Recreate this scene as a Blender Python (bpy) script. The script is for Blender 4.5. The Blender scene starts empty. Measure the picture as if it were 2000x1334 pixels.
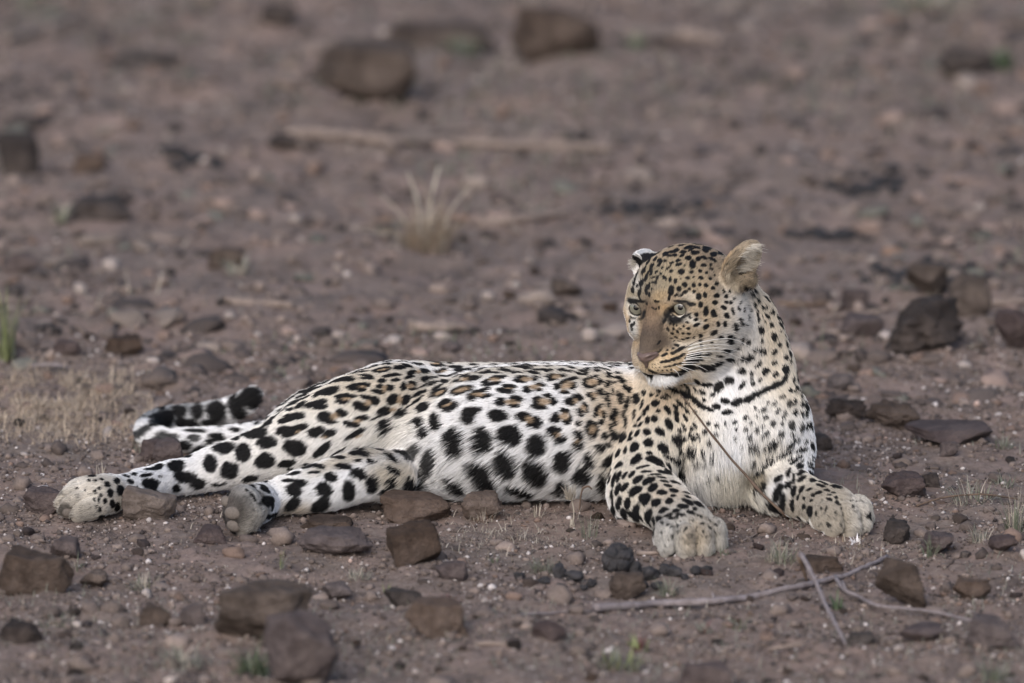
import bpy, bmesh, math, random
import numpy as np
from mathutils import Vector, Matrix
from mathutils.bvhtree import BVHTree

PREVIEW = False
FUR_N = 360000
scn = bpy.context.scene
COL = scn.collection
R = math.radians

# ------------------------------------------------------------------ camera
CAM_H, CAM_Y, PITCH, LENS = 2.6, -11.0, 12.0, 240.0
cam_d = bpy.data.cameras.new('camera')
cam = bpy.data.objects.new('camera', cam_d)
COL.objects.link(cam)
cam.location = (0, CAM_Y, CAM_H)
cam.rotation_euler = (R(90 - PITCH), 0, 0)
cam_d.lens = LENS
cam_d.sensor_width = 36.0
cam_d.clip_start = 0.1
cam_d.clip_end = 2000
cam_d.dof.use_dof = True
cam_d.dof.focus_distance = 11.22
cam_d.dof.aperture_fstop = 2.5
scn.camera = cam

# ------------------------------------------------------------------ sky and sun
SUN_EL, SUN_ROT = 38.0, 200.0
world = bpy.data.worlds.new('World')
scn.world = world
world.use_nodes = True
wn = world.node_tree.nodes
wl = world.node_tree.links
sky = wn.new('ShaderNodeTexSky')
sky.sky_type = 'NISHITA'
sky.sun_disc = False
sky.sun_elevation = R(SUN_EL)
sky.sun_rotation = R(SUN_ROT)
sky.dust_density = 3.0
sky.ozone_density = 1.0
bg = wn['Background']
bg.inputs['Strength'].default_value = 0.12
wl.new(sky.outputs['Color'], bg.inputs['Color'])
sun_d = bpy.data.lights.new('sun', 'SUN')
sun = bpy.data.objects.new('sun', sun_d)
COL.objects.link(sun)
sun_d.energy = 1.35
sun_d.angle = R(45)
sun_d.color = (1.0, 0.99, 0.975)
az = R(SUN_ROT)
sdir = Vector((math.sin(az) * math.cos(R(SUN_EL)), math.cos(az) * math.cos(R(SUN_EL)), math.sin(R(SUN_EL))))
sun.rotation_euler = sdir.to_track_quat('Z', 'Y').to_euler()
scn.view_settings.view_transform = 'Standard'
scn.view_settings.look = 'None'
scn.view_settings.gamma = 1.0
scn.view_settings.use_curve_mapping = False
scn.view_settings.exposure = 0.43

# ------------------------------------------------------------------ surveying helpers (photo pixel -> place in the world)
FPX = LENS / 36.0 * 2000.0
CAMP = np.array([0.0, CAM_Y, CAM_H])
cR = np.array([1.0, 0, 0])
cF = np.array([0, math.cos(R(PITCH)), -math.sin(R(PITCH))])
cU = np.array([0, math.sin(R(PITCH)), math.cos(R(PITCH))])
PX = 1.0 / 1180.0            # one photo pixel at the animal, in metres

def ray(px, py):
    return cF + cR * ((px - 1000.0) / FPX) + cU * ((667.0 - py) / FPX)

def P(px, py, y):
    """the point at world depth y that lies on the sight line of a photo pixel"""
    d = ray(px, py)
    t = (y - CAM_Y) / d[1]
    return CAMP + d * t

def G(px, py, z=0.0):
    """the place on the ground (height z) seen at a photo pixel"""
    d = ray(px, py)
    t = (z - CAM_H) / d[2]
    return CAMP + d * t

def pxm(p):
    """metres per photo pixel at a point"""
    return float(np.dot(np.asarray(p) - CAMP, cF)) / FPX

def link(o, parent=None):
    COL.objects.link(o)
    if parent is not None:
        o.parent = parent
    return o

def tag(o, label=None, cat=None, group=None, kind=None):
    if label: o['label'] = label
    if cat: o['category'] = cat
    if group: o['group'] = group
    if kind: o['kind'] = kind
    return o

def mesh_obj(name, verts, faces, mat, parent=None, smooth=True):
    me = bpy.data.meshes.new(name)
    me.from_pydata([tuple(map(float, v)) for v in verts], [], faces)
    if smooth:
        me.polygons.foreach_set('use_smooth', [True] * len(me.polygons))
    me.materials.append(mat)
    me.update()
    return link(bpy.data.objects.new(name, me), parent)

def mesh_np(name, verts, faces4, mats, parent=None, smooth=True, mat_index=None):
    """fast mesh from numpy arrays, faces4 is (n,3) or (n,4)"""
    me = bpy.data.meshes.new(name)
    n, k = faces4.shape
    me.vertices.add(len(verts))
    me.vertices.foreach_set('co', np.ascontiguousarray(verts, dtype=np.float32).ravel())
    me.loops.add(n * k)
    me.loops.foreach_set('vertex_index', np.ascontiguousarray(faces4, dtype=np.int32).ravel())
    me.polygons.add(n)
    me.polygons.foreach_set('loop_start', np.arange(0, n * k, k, dtype=np.int32))
    me.polygons.foreach_set('loop_total', np.full(n, k, dtype=np.int32))
    me.update(calc_edges=True)
    if smooth:
        me.polygons.foreach_set('use_smooth', np.ones(n, dtype=bool))
    for m in (mats if isinstance(mats, (list, tuple)) else [mats]):
        me.materials.append(m)
    if mat_index is not None:
        me.polygons.foreach_set('material_index', np.ascontiguousarray(mat_index, dtype=np.int32))
    me.validate()
    return link(bpy.data.objects.new(name, me), parent)

def set_col(me, name, arr, dom='POINT'):
    a = me.attributes.new(name, 'FLOAT_COLOR', dom)
    rgba = np.ones((len(arr), 4), dtype=np.float32)
    rgba[:, :3] = arr
    a.data.foreach_set('color', rgba.ravel())

# ------------------------------------------------------------------ numpy noise
def _hash3(i, j, k, seed):
    h = (i.astype(np.int64) * 73856093) ^ (j.astype(np.int64) * 19349663) ^ (k.astype(np.int64) * 83492791) ^ (seed * 2654435761)
    h = (h ^ (h >> 13)) * 1274126177
    h = (h ^ (h >> 16)) & 0xFFFFFF
    return h.astype(np.float32) / float(0xFFFFFF)

def vnoise(p, scale, seed=0):
    """smooth value noise in -1..1 at points p (n,3)"""
    q = np.asarray(p, dtype=np.float64) * scale
    b = np.floor(q).astype(np.int64)
    f = (q - b)
    f = f * f * (3 - 2 * f)
    out = 0
    for dx in (0, 1):
        wx = f[:, 0] if dx else 1 - f[:, 0]
        for dy in (0, 1):
            wy = f[:, 1] if dy else 1 - f[:, 1]
            for dz in (0, 1):
                wz = f[:, 2] if dz else 1 - f[:, 2]
                out = out + wx * wy * wz * _hash3(b[:, 0] + dx, b[:, 1] + dy, b[:, 2] + dz, seed)
    return (out * 2 - 1).astype(np.float32)

def fbm(p, scale, octaves=4, seed=0, gain=0.5):
    a, s, o = 1.0, scale, 0
    for i in range(octaves):
        o = o + a * vnoise(p, s, seed + i * 17)
        a *= gain
        s *= 2.03
    return o

# ------------------------------------------------------------------ node helpers
def new_mat(name):
    m = bpy.data.materials.new(name)
    m.use_nodes = True
    nt = m.node_tree
    b = nt.nodes['Principled BSDF']
    return m, nt, b

def N(nt, typ, **kw):
    n = nt.nodes.new(typ)
    for k, v in kw.items():
        setattr(n, k, v)
    return n
# ================================================================== the leopard
# the body is one signed-distance solid of tapered limbs and ellipsoids, meshed as one continuous surface
VOX = 0.005 if PREVIEW else 0.003

def smin(a, b, k):
    if k <= 0:
        return np.minimum(a, b)
    h = np.maximum(k - np.abs(a - b), 0) / k
    return np.minimum(a, b) - h * h * k * 0.25

class Cone:
    def __init__(s, a, b, ra, rb):
        s.a, s.b, s.ra, s.rb = np.asarray(a, float), np.asarray(b, float), ra, rb
        r = max(ra, rb)
        s.lo = np.minimum(s.a, s.b) - r
        s.hi = np.maximum(s.a, s.b) + r
    def d(s, p):
        ba = s.b - s.a
        L = float(ba @ ba) + 1e-12
        pa = p - s.a.astype(p.dtype)
        t = np.clip((pa @ ba.astype(p.dtype)) / L, 0, 1)
        q = pa - t[..., None] * ba.astype(p.dtype)
        return np.sqrt((q * q).sum(-1)) - (s.ra + t * (s.rb - s.ra))

class Ell:
    def __init__(s, c, r, ax=None):
        s.c, s.r = np.asarray(c, float), np.asarray(r, float)
        s.ax = np.eye(3) if ax is None else np.asarray(ax, float)     # rows are the axes
        e = np.sqrt(((s.ax * s.r[:, None]) ** 2).sum(0))
        s.lo, s.hi = s.c - e, s.c + e
    def d(s, p):
        q = (p - s.c.astype(p.dtype)) @ s.ax.T.astype(p.dtype)
        k0 = np.sqrt(((q / s.r.astype(p.dtype)) ** 2).sum(-1))
        k1 = np.sqrt(((q / (s.r ** 2).astype(p.dtype)) ** 2).sum(-1)) + 1e-9
        return k0 * (k0 - 1.0) / k1

class Chain:
    """a smooth tapered limb: the hard union of many short cones along a spline (no bulges at the joints)"""
    def __init__(s, segs):
        s.segs = segs
        s.lo = np.min([q.lo for q in segs], 0)
        s.hi = np.max([q.hi for q in segs], 0)
    def d(s, p):
        shp = p.shape[:-1]
        q = p.reshape(-1, 3)
        D = np.full(len(q), .2, dtype=q.dtype)
        for c in s.segs:
            m = np.where(((q > (c.lo - .06).astype(q.dtype)) & (q < (c.hi + .06).astype(q.dtype))).all(1))[0]
            if len(m):
                D[m] = np.minimum(D[m], c.d(q[m]))
        return D.reshape(shp)

def spline(pts, step):
    """Catmull-Rom through rows of (x, y, z, r)"""
    pts = np.asarray(pts, float)
    out = []
    for i in range(len(pts) - 1):
        p0, p1, p2, p3 = pts[max(i - 1, 0)], pts[i], pts[i + 1], pts[min(i + 2, len(pts) - 1)]
        n = max(2, int(np.linalg.norm(p2[:3] - p1[:3]) / step))
        for t in np.arange(n) / n:
            out.append(.5 * (2 * p1 + (p2 - p0) * t + (2 * p0 - 5 * p1 + 4 * p2 - p3) * t * t + (3 * p1 - p0 - 3 * p2 + p3) * t ** 3))
    out.append(pts[-1])
    return np.array(out)

def chain(pts, step=.022):
    """pts: list of (px, py, depth y, radius in photo pixels) -> one smooth tapered limb"""
    w = spline([list(P(a, b, y)) + [r * PX] for a, b, y, r in pts], step)
    return [Chain([Cone(u[:3], v[:3], u[3], v[3]) for u, v in zip(w[:-1], w[1:])])]

GROUPS = []          # (name, prims, inner k, k to the rest, cuts)
def group(name, prims, k, kout):
    GROUPS.append([name, prims, k, kout])

# --- torso, lying on its side: a belly-side and a spine-side chain
group('torso', chain([(1270, 850, .03, 108), (1160, 846, .02, 126), (1050, 842, .01, 128), (950, 850, .0, 122), (870, 868, .01, 96), (800, 868, .04, 82)])
      + chain([(1330, 790, .10, 88), (1230, 800, .12, 90), (1100, 806, .12, 95), (1000, 806, .12, 95), (880, 806, .12, 96), (780, 800, .11, 92), (690, 822, .10, 88), (620, 838, .10, 80), (570, 852, .12, 58)]),
      .06, .03)
# --- upper hind leg, stretched out behind
group('hind_leg_upper', chain([(770, 800, .05, 90), (700, 820, .03, 88), (630, 850, .02, 78), (560, 872, .03, 63), (500, 893, .03, 51), (420, 914, .02, 42), (350, 933, .0, 32), (292, 944, -.05, 27), (235, 958, -.1, 29), (185, 970, -.135, 34)])
      + chain([(335, 925, .0, 20), (268, 929, -.025, 12)]),
      .02, .035)
# --- lower hind leg, folded under
group('hind_leg_lower', chain([(760, 860, .05, 66), (782, 905, -.01, 46), (770, 924, -.055, 44), (700, 930, -.09, 48), (620, 954, -.11, 47), (560, 966, -.125, 38), (517, 978, -.14, 30), (492, 986, -.19, 33)]),
      .02, .012)
# --- chest and neck
group('chest', chain([(1330, 850, .02, 100), (1425, 868, .0, 116), (1448, 810, .02, 111), (1453, 750, .05, 102), (1443, 695, .06, 99), (1428, 642, .055, 93), (1398, 600, .05, 82)])
      + chain([(1400, 882, -.04, 88), (1468, 862, -.02, 96)])
      + chain([(1330, 780, .06, 80), (1400, 740, .04, 90)]),
      .06, .04)
# --- near foreleg
group('foreleg_near', chain([(1310, 790, .0, 66), (1285, 850, -.05, 66), (1262, 905, -.10, 62), (1247, 965, -.165, 53)])
      + chain([(1250, 962, -.165, 54), (1275, 968, -.2, 55), (1298, 985, -.25, 51), (1318, 1003, -.30, 46), (1335, 1020, -.335, 46)]),
      .03, .014)
# --- far foreleg
group('foreleg_far', chain([(1520, 820, .02, 62), (1535, 880, -.01, 56), (1530, 930, -.06, 52), (1515, 952, -.08, 46)])
      + chain([(1515, 950, -.08, 47), (1545, 962, -.12, 48), (1580, 978, -.155, 43), (1610, 990, -.185, 40)]),
      .03, .018)
# --- tail
TAIL = [(640, 838, .16, 40), (560, 846, .27, 30), (480, 853, .33, 25), (400, 860, .345, 25), (330, 862, .36, 25), (296, 854, .385, 25), (286, 840, .42, 23), (298, 826, .46, 23), (330, 816, .49, 23), (375, 812, .5, 23), (420, 806, .5, 23), (455, 797, .5, 23), (488, 778, .5, 20)]
group('tail', chain(TAIL), .012, .012)

# --- paws: a pad with four toes, creases between them
def paw(name, wrist, centre, fwd, up, side, w, h, l, kout=.018, curl=0.0):
    """centre/wrist world points, axes world unit vectors, half width / height / length in metres"""
    c = np.asarray(centre)
    fwd, up, side = [np.asarray(v) / np.linalg.norm(v) for v in (fwd, up, side)]
    ax = np.array([side, fwd, up])
    base = [Cone(wrist, c - fwd * l * .35 + up * h * .1, h * .95, h * .9), Ell(c - fwd * l * .32, (w * .80, l * .62, h * .88), ax)]
    toes = []
    for t, (so, fo, sc) in enumerate(((-.73, .00, .92), (-.26, .30, 1.04), (.26, .30, 1.04), (.73, .00, .92))):
        tc = c + side * so * w * .98 + fwd * fo * l - up * h * (.12 + curl)
        toes.append(Ell(tc + up * h * .04, (w * .30 * sc, l * .56, h * .84 * sc), ax))
        toes.append(Ell(tc + fwd * l * .30 - up * h * .22, (w * .26 * sc, l * .34, h * .62), ax))
    GROUPS.append([name, base, .012, kout])
    GROUPS.append([name + '_toes', toes, .003, .007])

ZV = np.array([0, 0, 1.0])
def hvec(a, b):
    v = np.asarray(b) - np.asarray(a); v[2] = 0
    return v / np.linalg.norm(v)
pw_near = P(1348, 1042, -.365)
d_near = np.array([.22, -1, 0]); d_near /= np.linalg.norm(d_near)
paw('paw_near', P(1330, 1012, -.32), pw_near, d_near + np.array([0, 0, -.25]), ZV, np.cross(d_near, ZV), .058, .036, .058)
d_far = np.array([.70, -.72, 0]); d_far /= np.linalg.norm(d_far)
pw_far = P(1642, 1000, -.215)
paw('paw_far', P(1608, 988, -.185), pw_far, d_far + np.array([0, 0, -.25]), ZV, np.cross(d_far, ZV), .05, .034, .056)
# upper hind paw: toes point left, set on edge
d_hu = np.array([-1, -.35, -.05]); d_hu /= np.linalg.norm(d_hu)
u_hu = np.array([-.1, -.55, .83]); s_hu = np.cross(d_hu, u_hu); u_hu = np.cross(s_hu, d_hu)
pw_hu = P(168, 973, -.15)
paw('paw_hind_upper', P(205, 966, -.125), pw_hu, d_hu, u_hu, s_hu, .036, .031, .05)

# lower hind foot: sole turned to the viewer's left, toes in an upright row
f_c = P(470, 999, -.25)
s_n = np.array([-.8, -.58, .1]); s_n /= np.linalg.norm(s_n)          # the way the sole faces
f_u = np.array([.05, -.12, 1.0]); f_u -= s_n * (f_u @ s_n); f_u /= np.linalg.norm(f_u)
f_s = np.cross(f_u, s_n)
FA = np.array([f_s, f_u, s_n])
def fl(a, b, c):
    return f_c + f_s * a * PX + f_u * b * PX + s_n * c * PX
GROUPS.append(['foot_lower', [Ell(fl(0, 0, -4), np.array((44, 50, 30)) * PX, FA), Cone(P(515, 979, -.15), fl(4, 6, -15), 30 * PX, 34 * PX)], .015, .02])

# --- the head, in its own frame: f forward, s to the viewer's right, u up (photo pixels)
YAW, DIP = R(35), R(12)
cB = -cF
h_f = -math.sin(YAW) * math.cos(DIP) * cR + math.cos(YAW) * math.cos(DIP) * cB - math.sin(DIP) * cU
h_s = math.cos(YAW) * cR + math.sin(YAW) * cB
h_u = np.cross(h_f, h_s)
if h_u @ cU < 0: h_u = -h_u
HEAD0 = P(1286.5, 602, -.06)
HA = np.array([h_f, h_s, h_u])
def H(f, s, u):
    return HEAD0 + (h_f * f + h_s * s + h_u * u) * PX
def hrot(yaw=0, pitch=0):
    """head axes turned: yaw turns forward towards s, pitch turns forward up"""
    cy, sy, cp, sp = math.cos(yaw), math.sin(yaw), math.cos(pitch), math.sin(pitch)
    f1 = h_f * cy + h_s * sy
    s1 = h_s * cy - h_f * sy
    f2 = f1 * cp + h_u * sp
    u2 = h_u * cp - f1 * sp
    return np.array([f2, s1, u2])
def HE(f, s, u, rf, rs, ru, yaw=0, pitch=0):
    return Ell(H(f, s, u), np.array((rf, rs, ru)) * PX, hrot(yaw, pitch))
def HC(a, b, ra, rb):
    return Cone(H(*a), H(*b), ra * PX, rb * PX)

skull = [HE(-98, 0, 25, 106, 82, 80), HE(-46, 0, 6, 57, 64, 66)]
face = []
for sg in (-1, 1):
    face += [HC((-50, sg * 58, -26), (-10, sg * 46, -36), 42, 32),         # cheekbone
             HC((-18, sg * 46, 27), (1, sg * 27, 21), 23.5, 16),             # brow
             HC((-10, sg * 62, -6), (-50, sg * 66, 20), 22, 30),           # temple
             HC((40, sg * 11, -100), (12, sg * 29, -98), 20, 28),          # whisker pad
             HC((12, sg * 29, -98), (-24, sg * 46, -88), 28, 34),         # back of the muzzle
             HC((0, sg * 12, -132), (-70, sg * 50, -106), 20, 34),         # lower jaw
             ]
    skull += [HC((-50, sg * 54, -98), (-100, sg * 68, -36), 40, 50)]           # cheek ruff
bridge = [HE(0, 0, -60, 38, 37, 46), Chain([HC((4, 0, 12), (14, 0, -20), 20, 20.5), HC((14, 0, -20), (36, 0, -54), 20.5, 22), HC((36, 0, -54), (54, 0, -75), 22, 17)]), HE(10, 0, -134, 24, 30, 20)]
group('skull', skull, .035, .05)
group('face', face + bridge, .012, .022)
# ears: thin cups
EARS = []
def ear(sg, base, tip, open_dir, w, wall=5.0):
    b, t = H(*base), H(*tip)
    axis = t - b
    L = np.linalg.norm(axis)
    axis /= L
    o = np.asarray(open_dir) - axis * (np.asarray(open_dir) @ axis)
    o /= np.linalg.norm(o)
    sd = np.cross(axis, o)
    ax = np.array([axis, sd, o])
    c = b + axis * L * .42
    outer = Ell(c, (L * .62, w * PX, w * .62 * PX), ax)
    inner = Ell(c + o * w * .50 * PX + axis * wall * PX * .2, (L * .56, (w - wall) * PX, w * .62 * PX), ax)
    EARS.append((sg, outer, inner, b, t, axis, o, sd, L))
right_open = cR * .62 + cB * .78 - cU * .15
ear(1, (-116, 98, 30), (-128, 152, 102), right_open, 34, 6.5)
GROUPS.append(['ear_lobe', [HC((-118, 104, 22), (-122, 137, 30), 17, 14)], .01, .012])
left_open = -cR * .9 + cB * .25
ear(-1, (-84, -74, 46), (-88, -86, 95), left_open, 46)

EYES = [(sg, H(-6, sg * 51.5, 1)) for sg in (-1, 1)]
EYE_R = 19 * PX
def eye_cut(sg):
    """the almond opening between the lids"""
    return Ell(H(12, sg * 50, -3.2), np.array((18, 17.6, 11.0)) * PX, hrot(sg * R(12), R(2)))
CUTS = [(eye_cut(-1), .004), (eye_cut(1), .004)]
# mouth line: a thin groove under the whisker pads and the philtrum
def mouth_pts(sg):
    return [(70, sg * 0, -100), (66, sg * 2, -112), (60, sg * 9, -120), (44, sg * 28, -123), (20, sg * 48, -122), (0, sg * 62, -114)]
for sg in (-1, 1):
    mp = mouth_pts(sg)
    for a, b in zip(mp[:-1], mp[1:]):
        CUTS.append((HC(a, b, 3.2, 3.2), .005))

def eval_group(prims, k, p, lo=None):
    d = None
    for pr in prims:
        e = pr.d(p)
        d = e if d is None else smin(d, e, k)
    return d

def sdf_pts(p):
    """full solid at scattered points (n,3)"""
    p = np.asarray(p, dtype=np.float64)
    D = np.full(len(p), .2)
    for name, prims, k, ko in GROUPS:
        lo = np.min([q.lo for q in prims], 0) - .05
        hi = np.max([q.hi for q in prims], 0) + .05
        m = np.where(((p > lo) & (p < hi)).all(1))[0]
        if len(m):
            D[m] = smin(D[m], eval_group(prims, k, p[m]), ko)
    for e in EARS:
        m = np.where(((p > e[1].lo - .03) & (p < e[1].hi + .03)).all(1))[0]
        if len(m):
            q = p[m]
            D[m] = smin(D[m], -smin(-e[1].d(q), e[2].d(q), .003), .012)
    for c, k in CUTS:
        m = np.where(((p > c.lo - .02) & (p < c.hi + .02)).all(1))[0]
        if len(m):
            D[m] = -smin(-D[m], c.d(p[m]), k)
    return D

def sdf_grad(p, e=.0006):
    g = np.zeros_like(p)
    for i in range(3):
        o = np.zeros(3); o[i] = e
        g[:, i] = sdf_pts(p + o) - sdf_pts(p - o)
    return g / (np.linalg.norm(g, axis=1, keepdims=True) + 1e-12)

def nets(D, lo, vox):
    """naive surface nets over a distance grid"""
    nx, ny, nz = D.shape
    S = D < 0
    act = np.zeros((nx - 1, ny - 1, nz - 1), dtype=np.uint8)
    for a in (0, 1):
        for b in (0, 1):
            for c in (0, 1):
                act += S[a:nx - 1 + a, b:ny - 1 + b, c:nz - 1 + c]
    act = (act > 0) & (act < 8)
    cid = np.full(act.shape, -1, dtype=np.int64)
    idx = np.argwhere(act)
    cid[act] = np.arange(len(idx))
    acc = np.zeros((len(idx), 3)); cnt = np.zeros(len(idx))
    corners = [(a, b, c) for a in (0, 1) for b in (0, 1) for c in (0, 1)]
    val = {c: D[idx[:, 0] + c[0], idx[:, 1] + c[1], idx[:, 2] + c[2]] for c in corners}
    for c in corners:
        for ax in range(3):
            if c[ax] == 0:
                d = list(c); d[ax] = 1; d = tuple(d)
                a, b = val[c], val[d]
                m = (a < 0) != (b < 0)
                t = np.where(m, a / np.where(m, a - b, 1), 0)
                off = np.tile(np.array(c, float), (len(idx), 1)); off[:, ax] += t
                acc[m] += off[m]; cnt[m] += 1
    V = lo + (idx + acc / cnt[:, None]) * vox
    F = []
    for ax in range(3):
        o1, o2 = [(1, 2), (2, 0), (0, 1)][ax]
        sl0 = [slice(None)] * 3; sl1 = [slice(None)] * 3
        sl0[ax] = slice(0, -1); sl1[ax] = slice(1, None)
        ch = S[tuple(sl0)] != S[tuple(sl1)]
        e = np.argwhere(ch)
        ok = (e[:, o1] > 0) & (e[:, o2] > 0) & (e[:, o1] < act.shape[o1]) & (e[:, o2] < act.shape[o2])
        e = e[ok]
        q = []
        for d1, d2 in ((0, 0), (-1, 0), (-1, -1), (0, -1)):
            c = e.copy(); c[:, o1] += d1; c[:, o2] += d2
            q.append(cid[c[:, 0], c[:, 1], c[:, 2]])
        q = np.stack(q, 1)
        flip = ~S[e[:, 0], e[:, 1], e[:, 2]]
        q[flip] = q[flip][:, ::-1]
        F.append(q)
    F = np.concatenate(F)
    return V, F

def build_body():
    lo = np.min([np.min([q.lo for q in g[1]], 0) for g in GROUPS], 0) - .02
    hi = np.max([np.max([q.hi for q in g[1]], 0) for g in GROUPS], 0) + .03
    hi[2] += .03
    nx, ny, nz = [int(math.ceil((hi[i] - lo[i]) / VOX)) + 1 for i in range(3)]
    D = np.full((nx, ny, nz), .2, dtype=np.float32)
    axs = [lo[i] + np.arange(n) * VOX for i, n in enumerate((nx, ny, nz))]
    def sub(l, h):
        i0 = [max(0, int((l[i] - lo[i]) / VOX)) for i in range(3)]
        i1 = [min((nx, ny, nz)[i], int((h[i] - lo[i]) / VOX) + 2) for i in range(3)]
        sl = tuple(slice(a, b) for a, b in zip(i0, i1))
        g = np.stack(np.meshgrid(*[axs[i][sl[i]].astype(np.float32) for i in range(3)], indexing='ij'), -1)
        return sl, g
    for name, prims, k, ko in GROUPS:
        gl = np.min([q.lo for q in prims], 0) - .05
        gh = np.max([q.hi for q in prims], 0) + .05
        i0 = [max(0, int((gl[i] - lo[i]) / VOX)) for i in range(3)]
        i1 = [min((nx, ny, nz)[i], int((gh[i] - lo[i]) / VOX) + 2) for i in range(3)]
        T = np.full([b - a for a, b in zip(i0, i1)], .2, dtype=np.float32)
        for q in prims:
            sl, g = sub(q.lo - .05, q.hi + .05)
            ts = tuple(slice(s.start - a, s.stop - a) for s, a in zip(sl, i0))
            T[ts] = smin(T[ts], q.d(g), k)
        sl = tuple(slice(a, b) for a, b in zip(i0, i1))
        D[sl] = smin(D[sl], T, ko)
    for e in EARS:
        sl, g = sub(e[1].lo - .03, e[1].hi + .03)
        D[sl] = smin(D[sl], -smin(-e[1].d(g), e[2].d(g), .003), .012)
    for c, k in CUTS:
        sl, g = sub(c.lo - .02, c.hi + .02)
        D[sl] = -smin(-D[sl], c.d(g), k)
    V, F = nets(D, lo, VOX)
    # settle every vertex on the exact surface
    for _ in range(2):
        d = sdf_pts(V)
        V = V - np.clip(d, -VOX, VOX)[:, None] * sdf_grad(V)
    nrm = sdf_grad(V)
    return V, F, nrm

BV, BF, BN = build_body()
# ------------------------------------------------------------------ the coat
BT = BVHTree.FromPolygons([tuple(v) for v in BV], [tuple(f) for f in BF.tolist()])

def hit(px, py):
    """where a photo pixel's sight line meets the animal"""
    d = ray(px, py); d = d / np.linalg.norm(d)
    h = BT.ray_cast(Vector(CAMP), Vector(d), 40.0)
    if h[0] is None:
        return None, None
    n = np.array(h[1])
    if n @ d > 0: n = -n
    return np.array(h[0]), n

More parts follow.
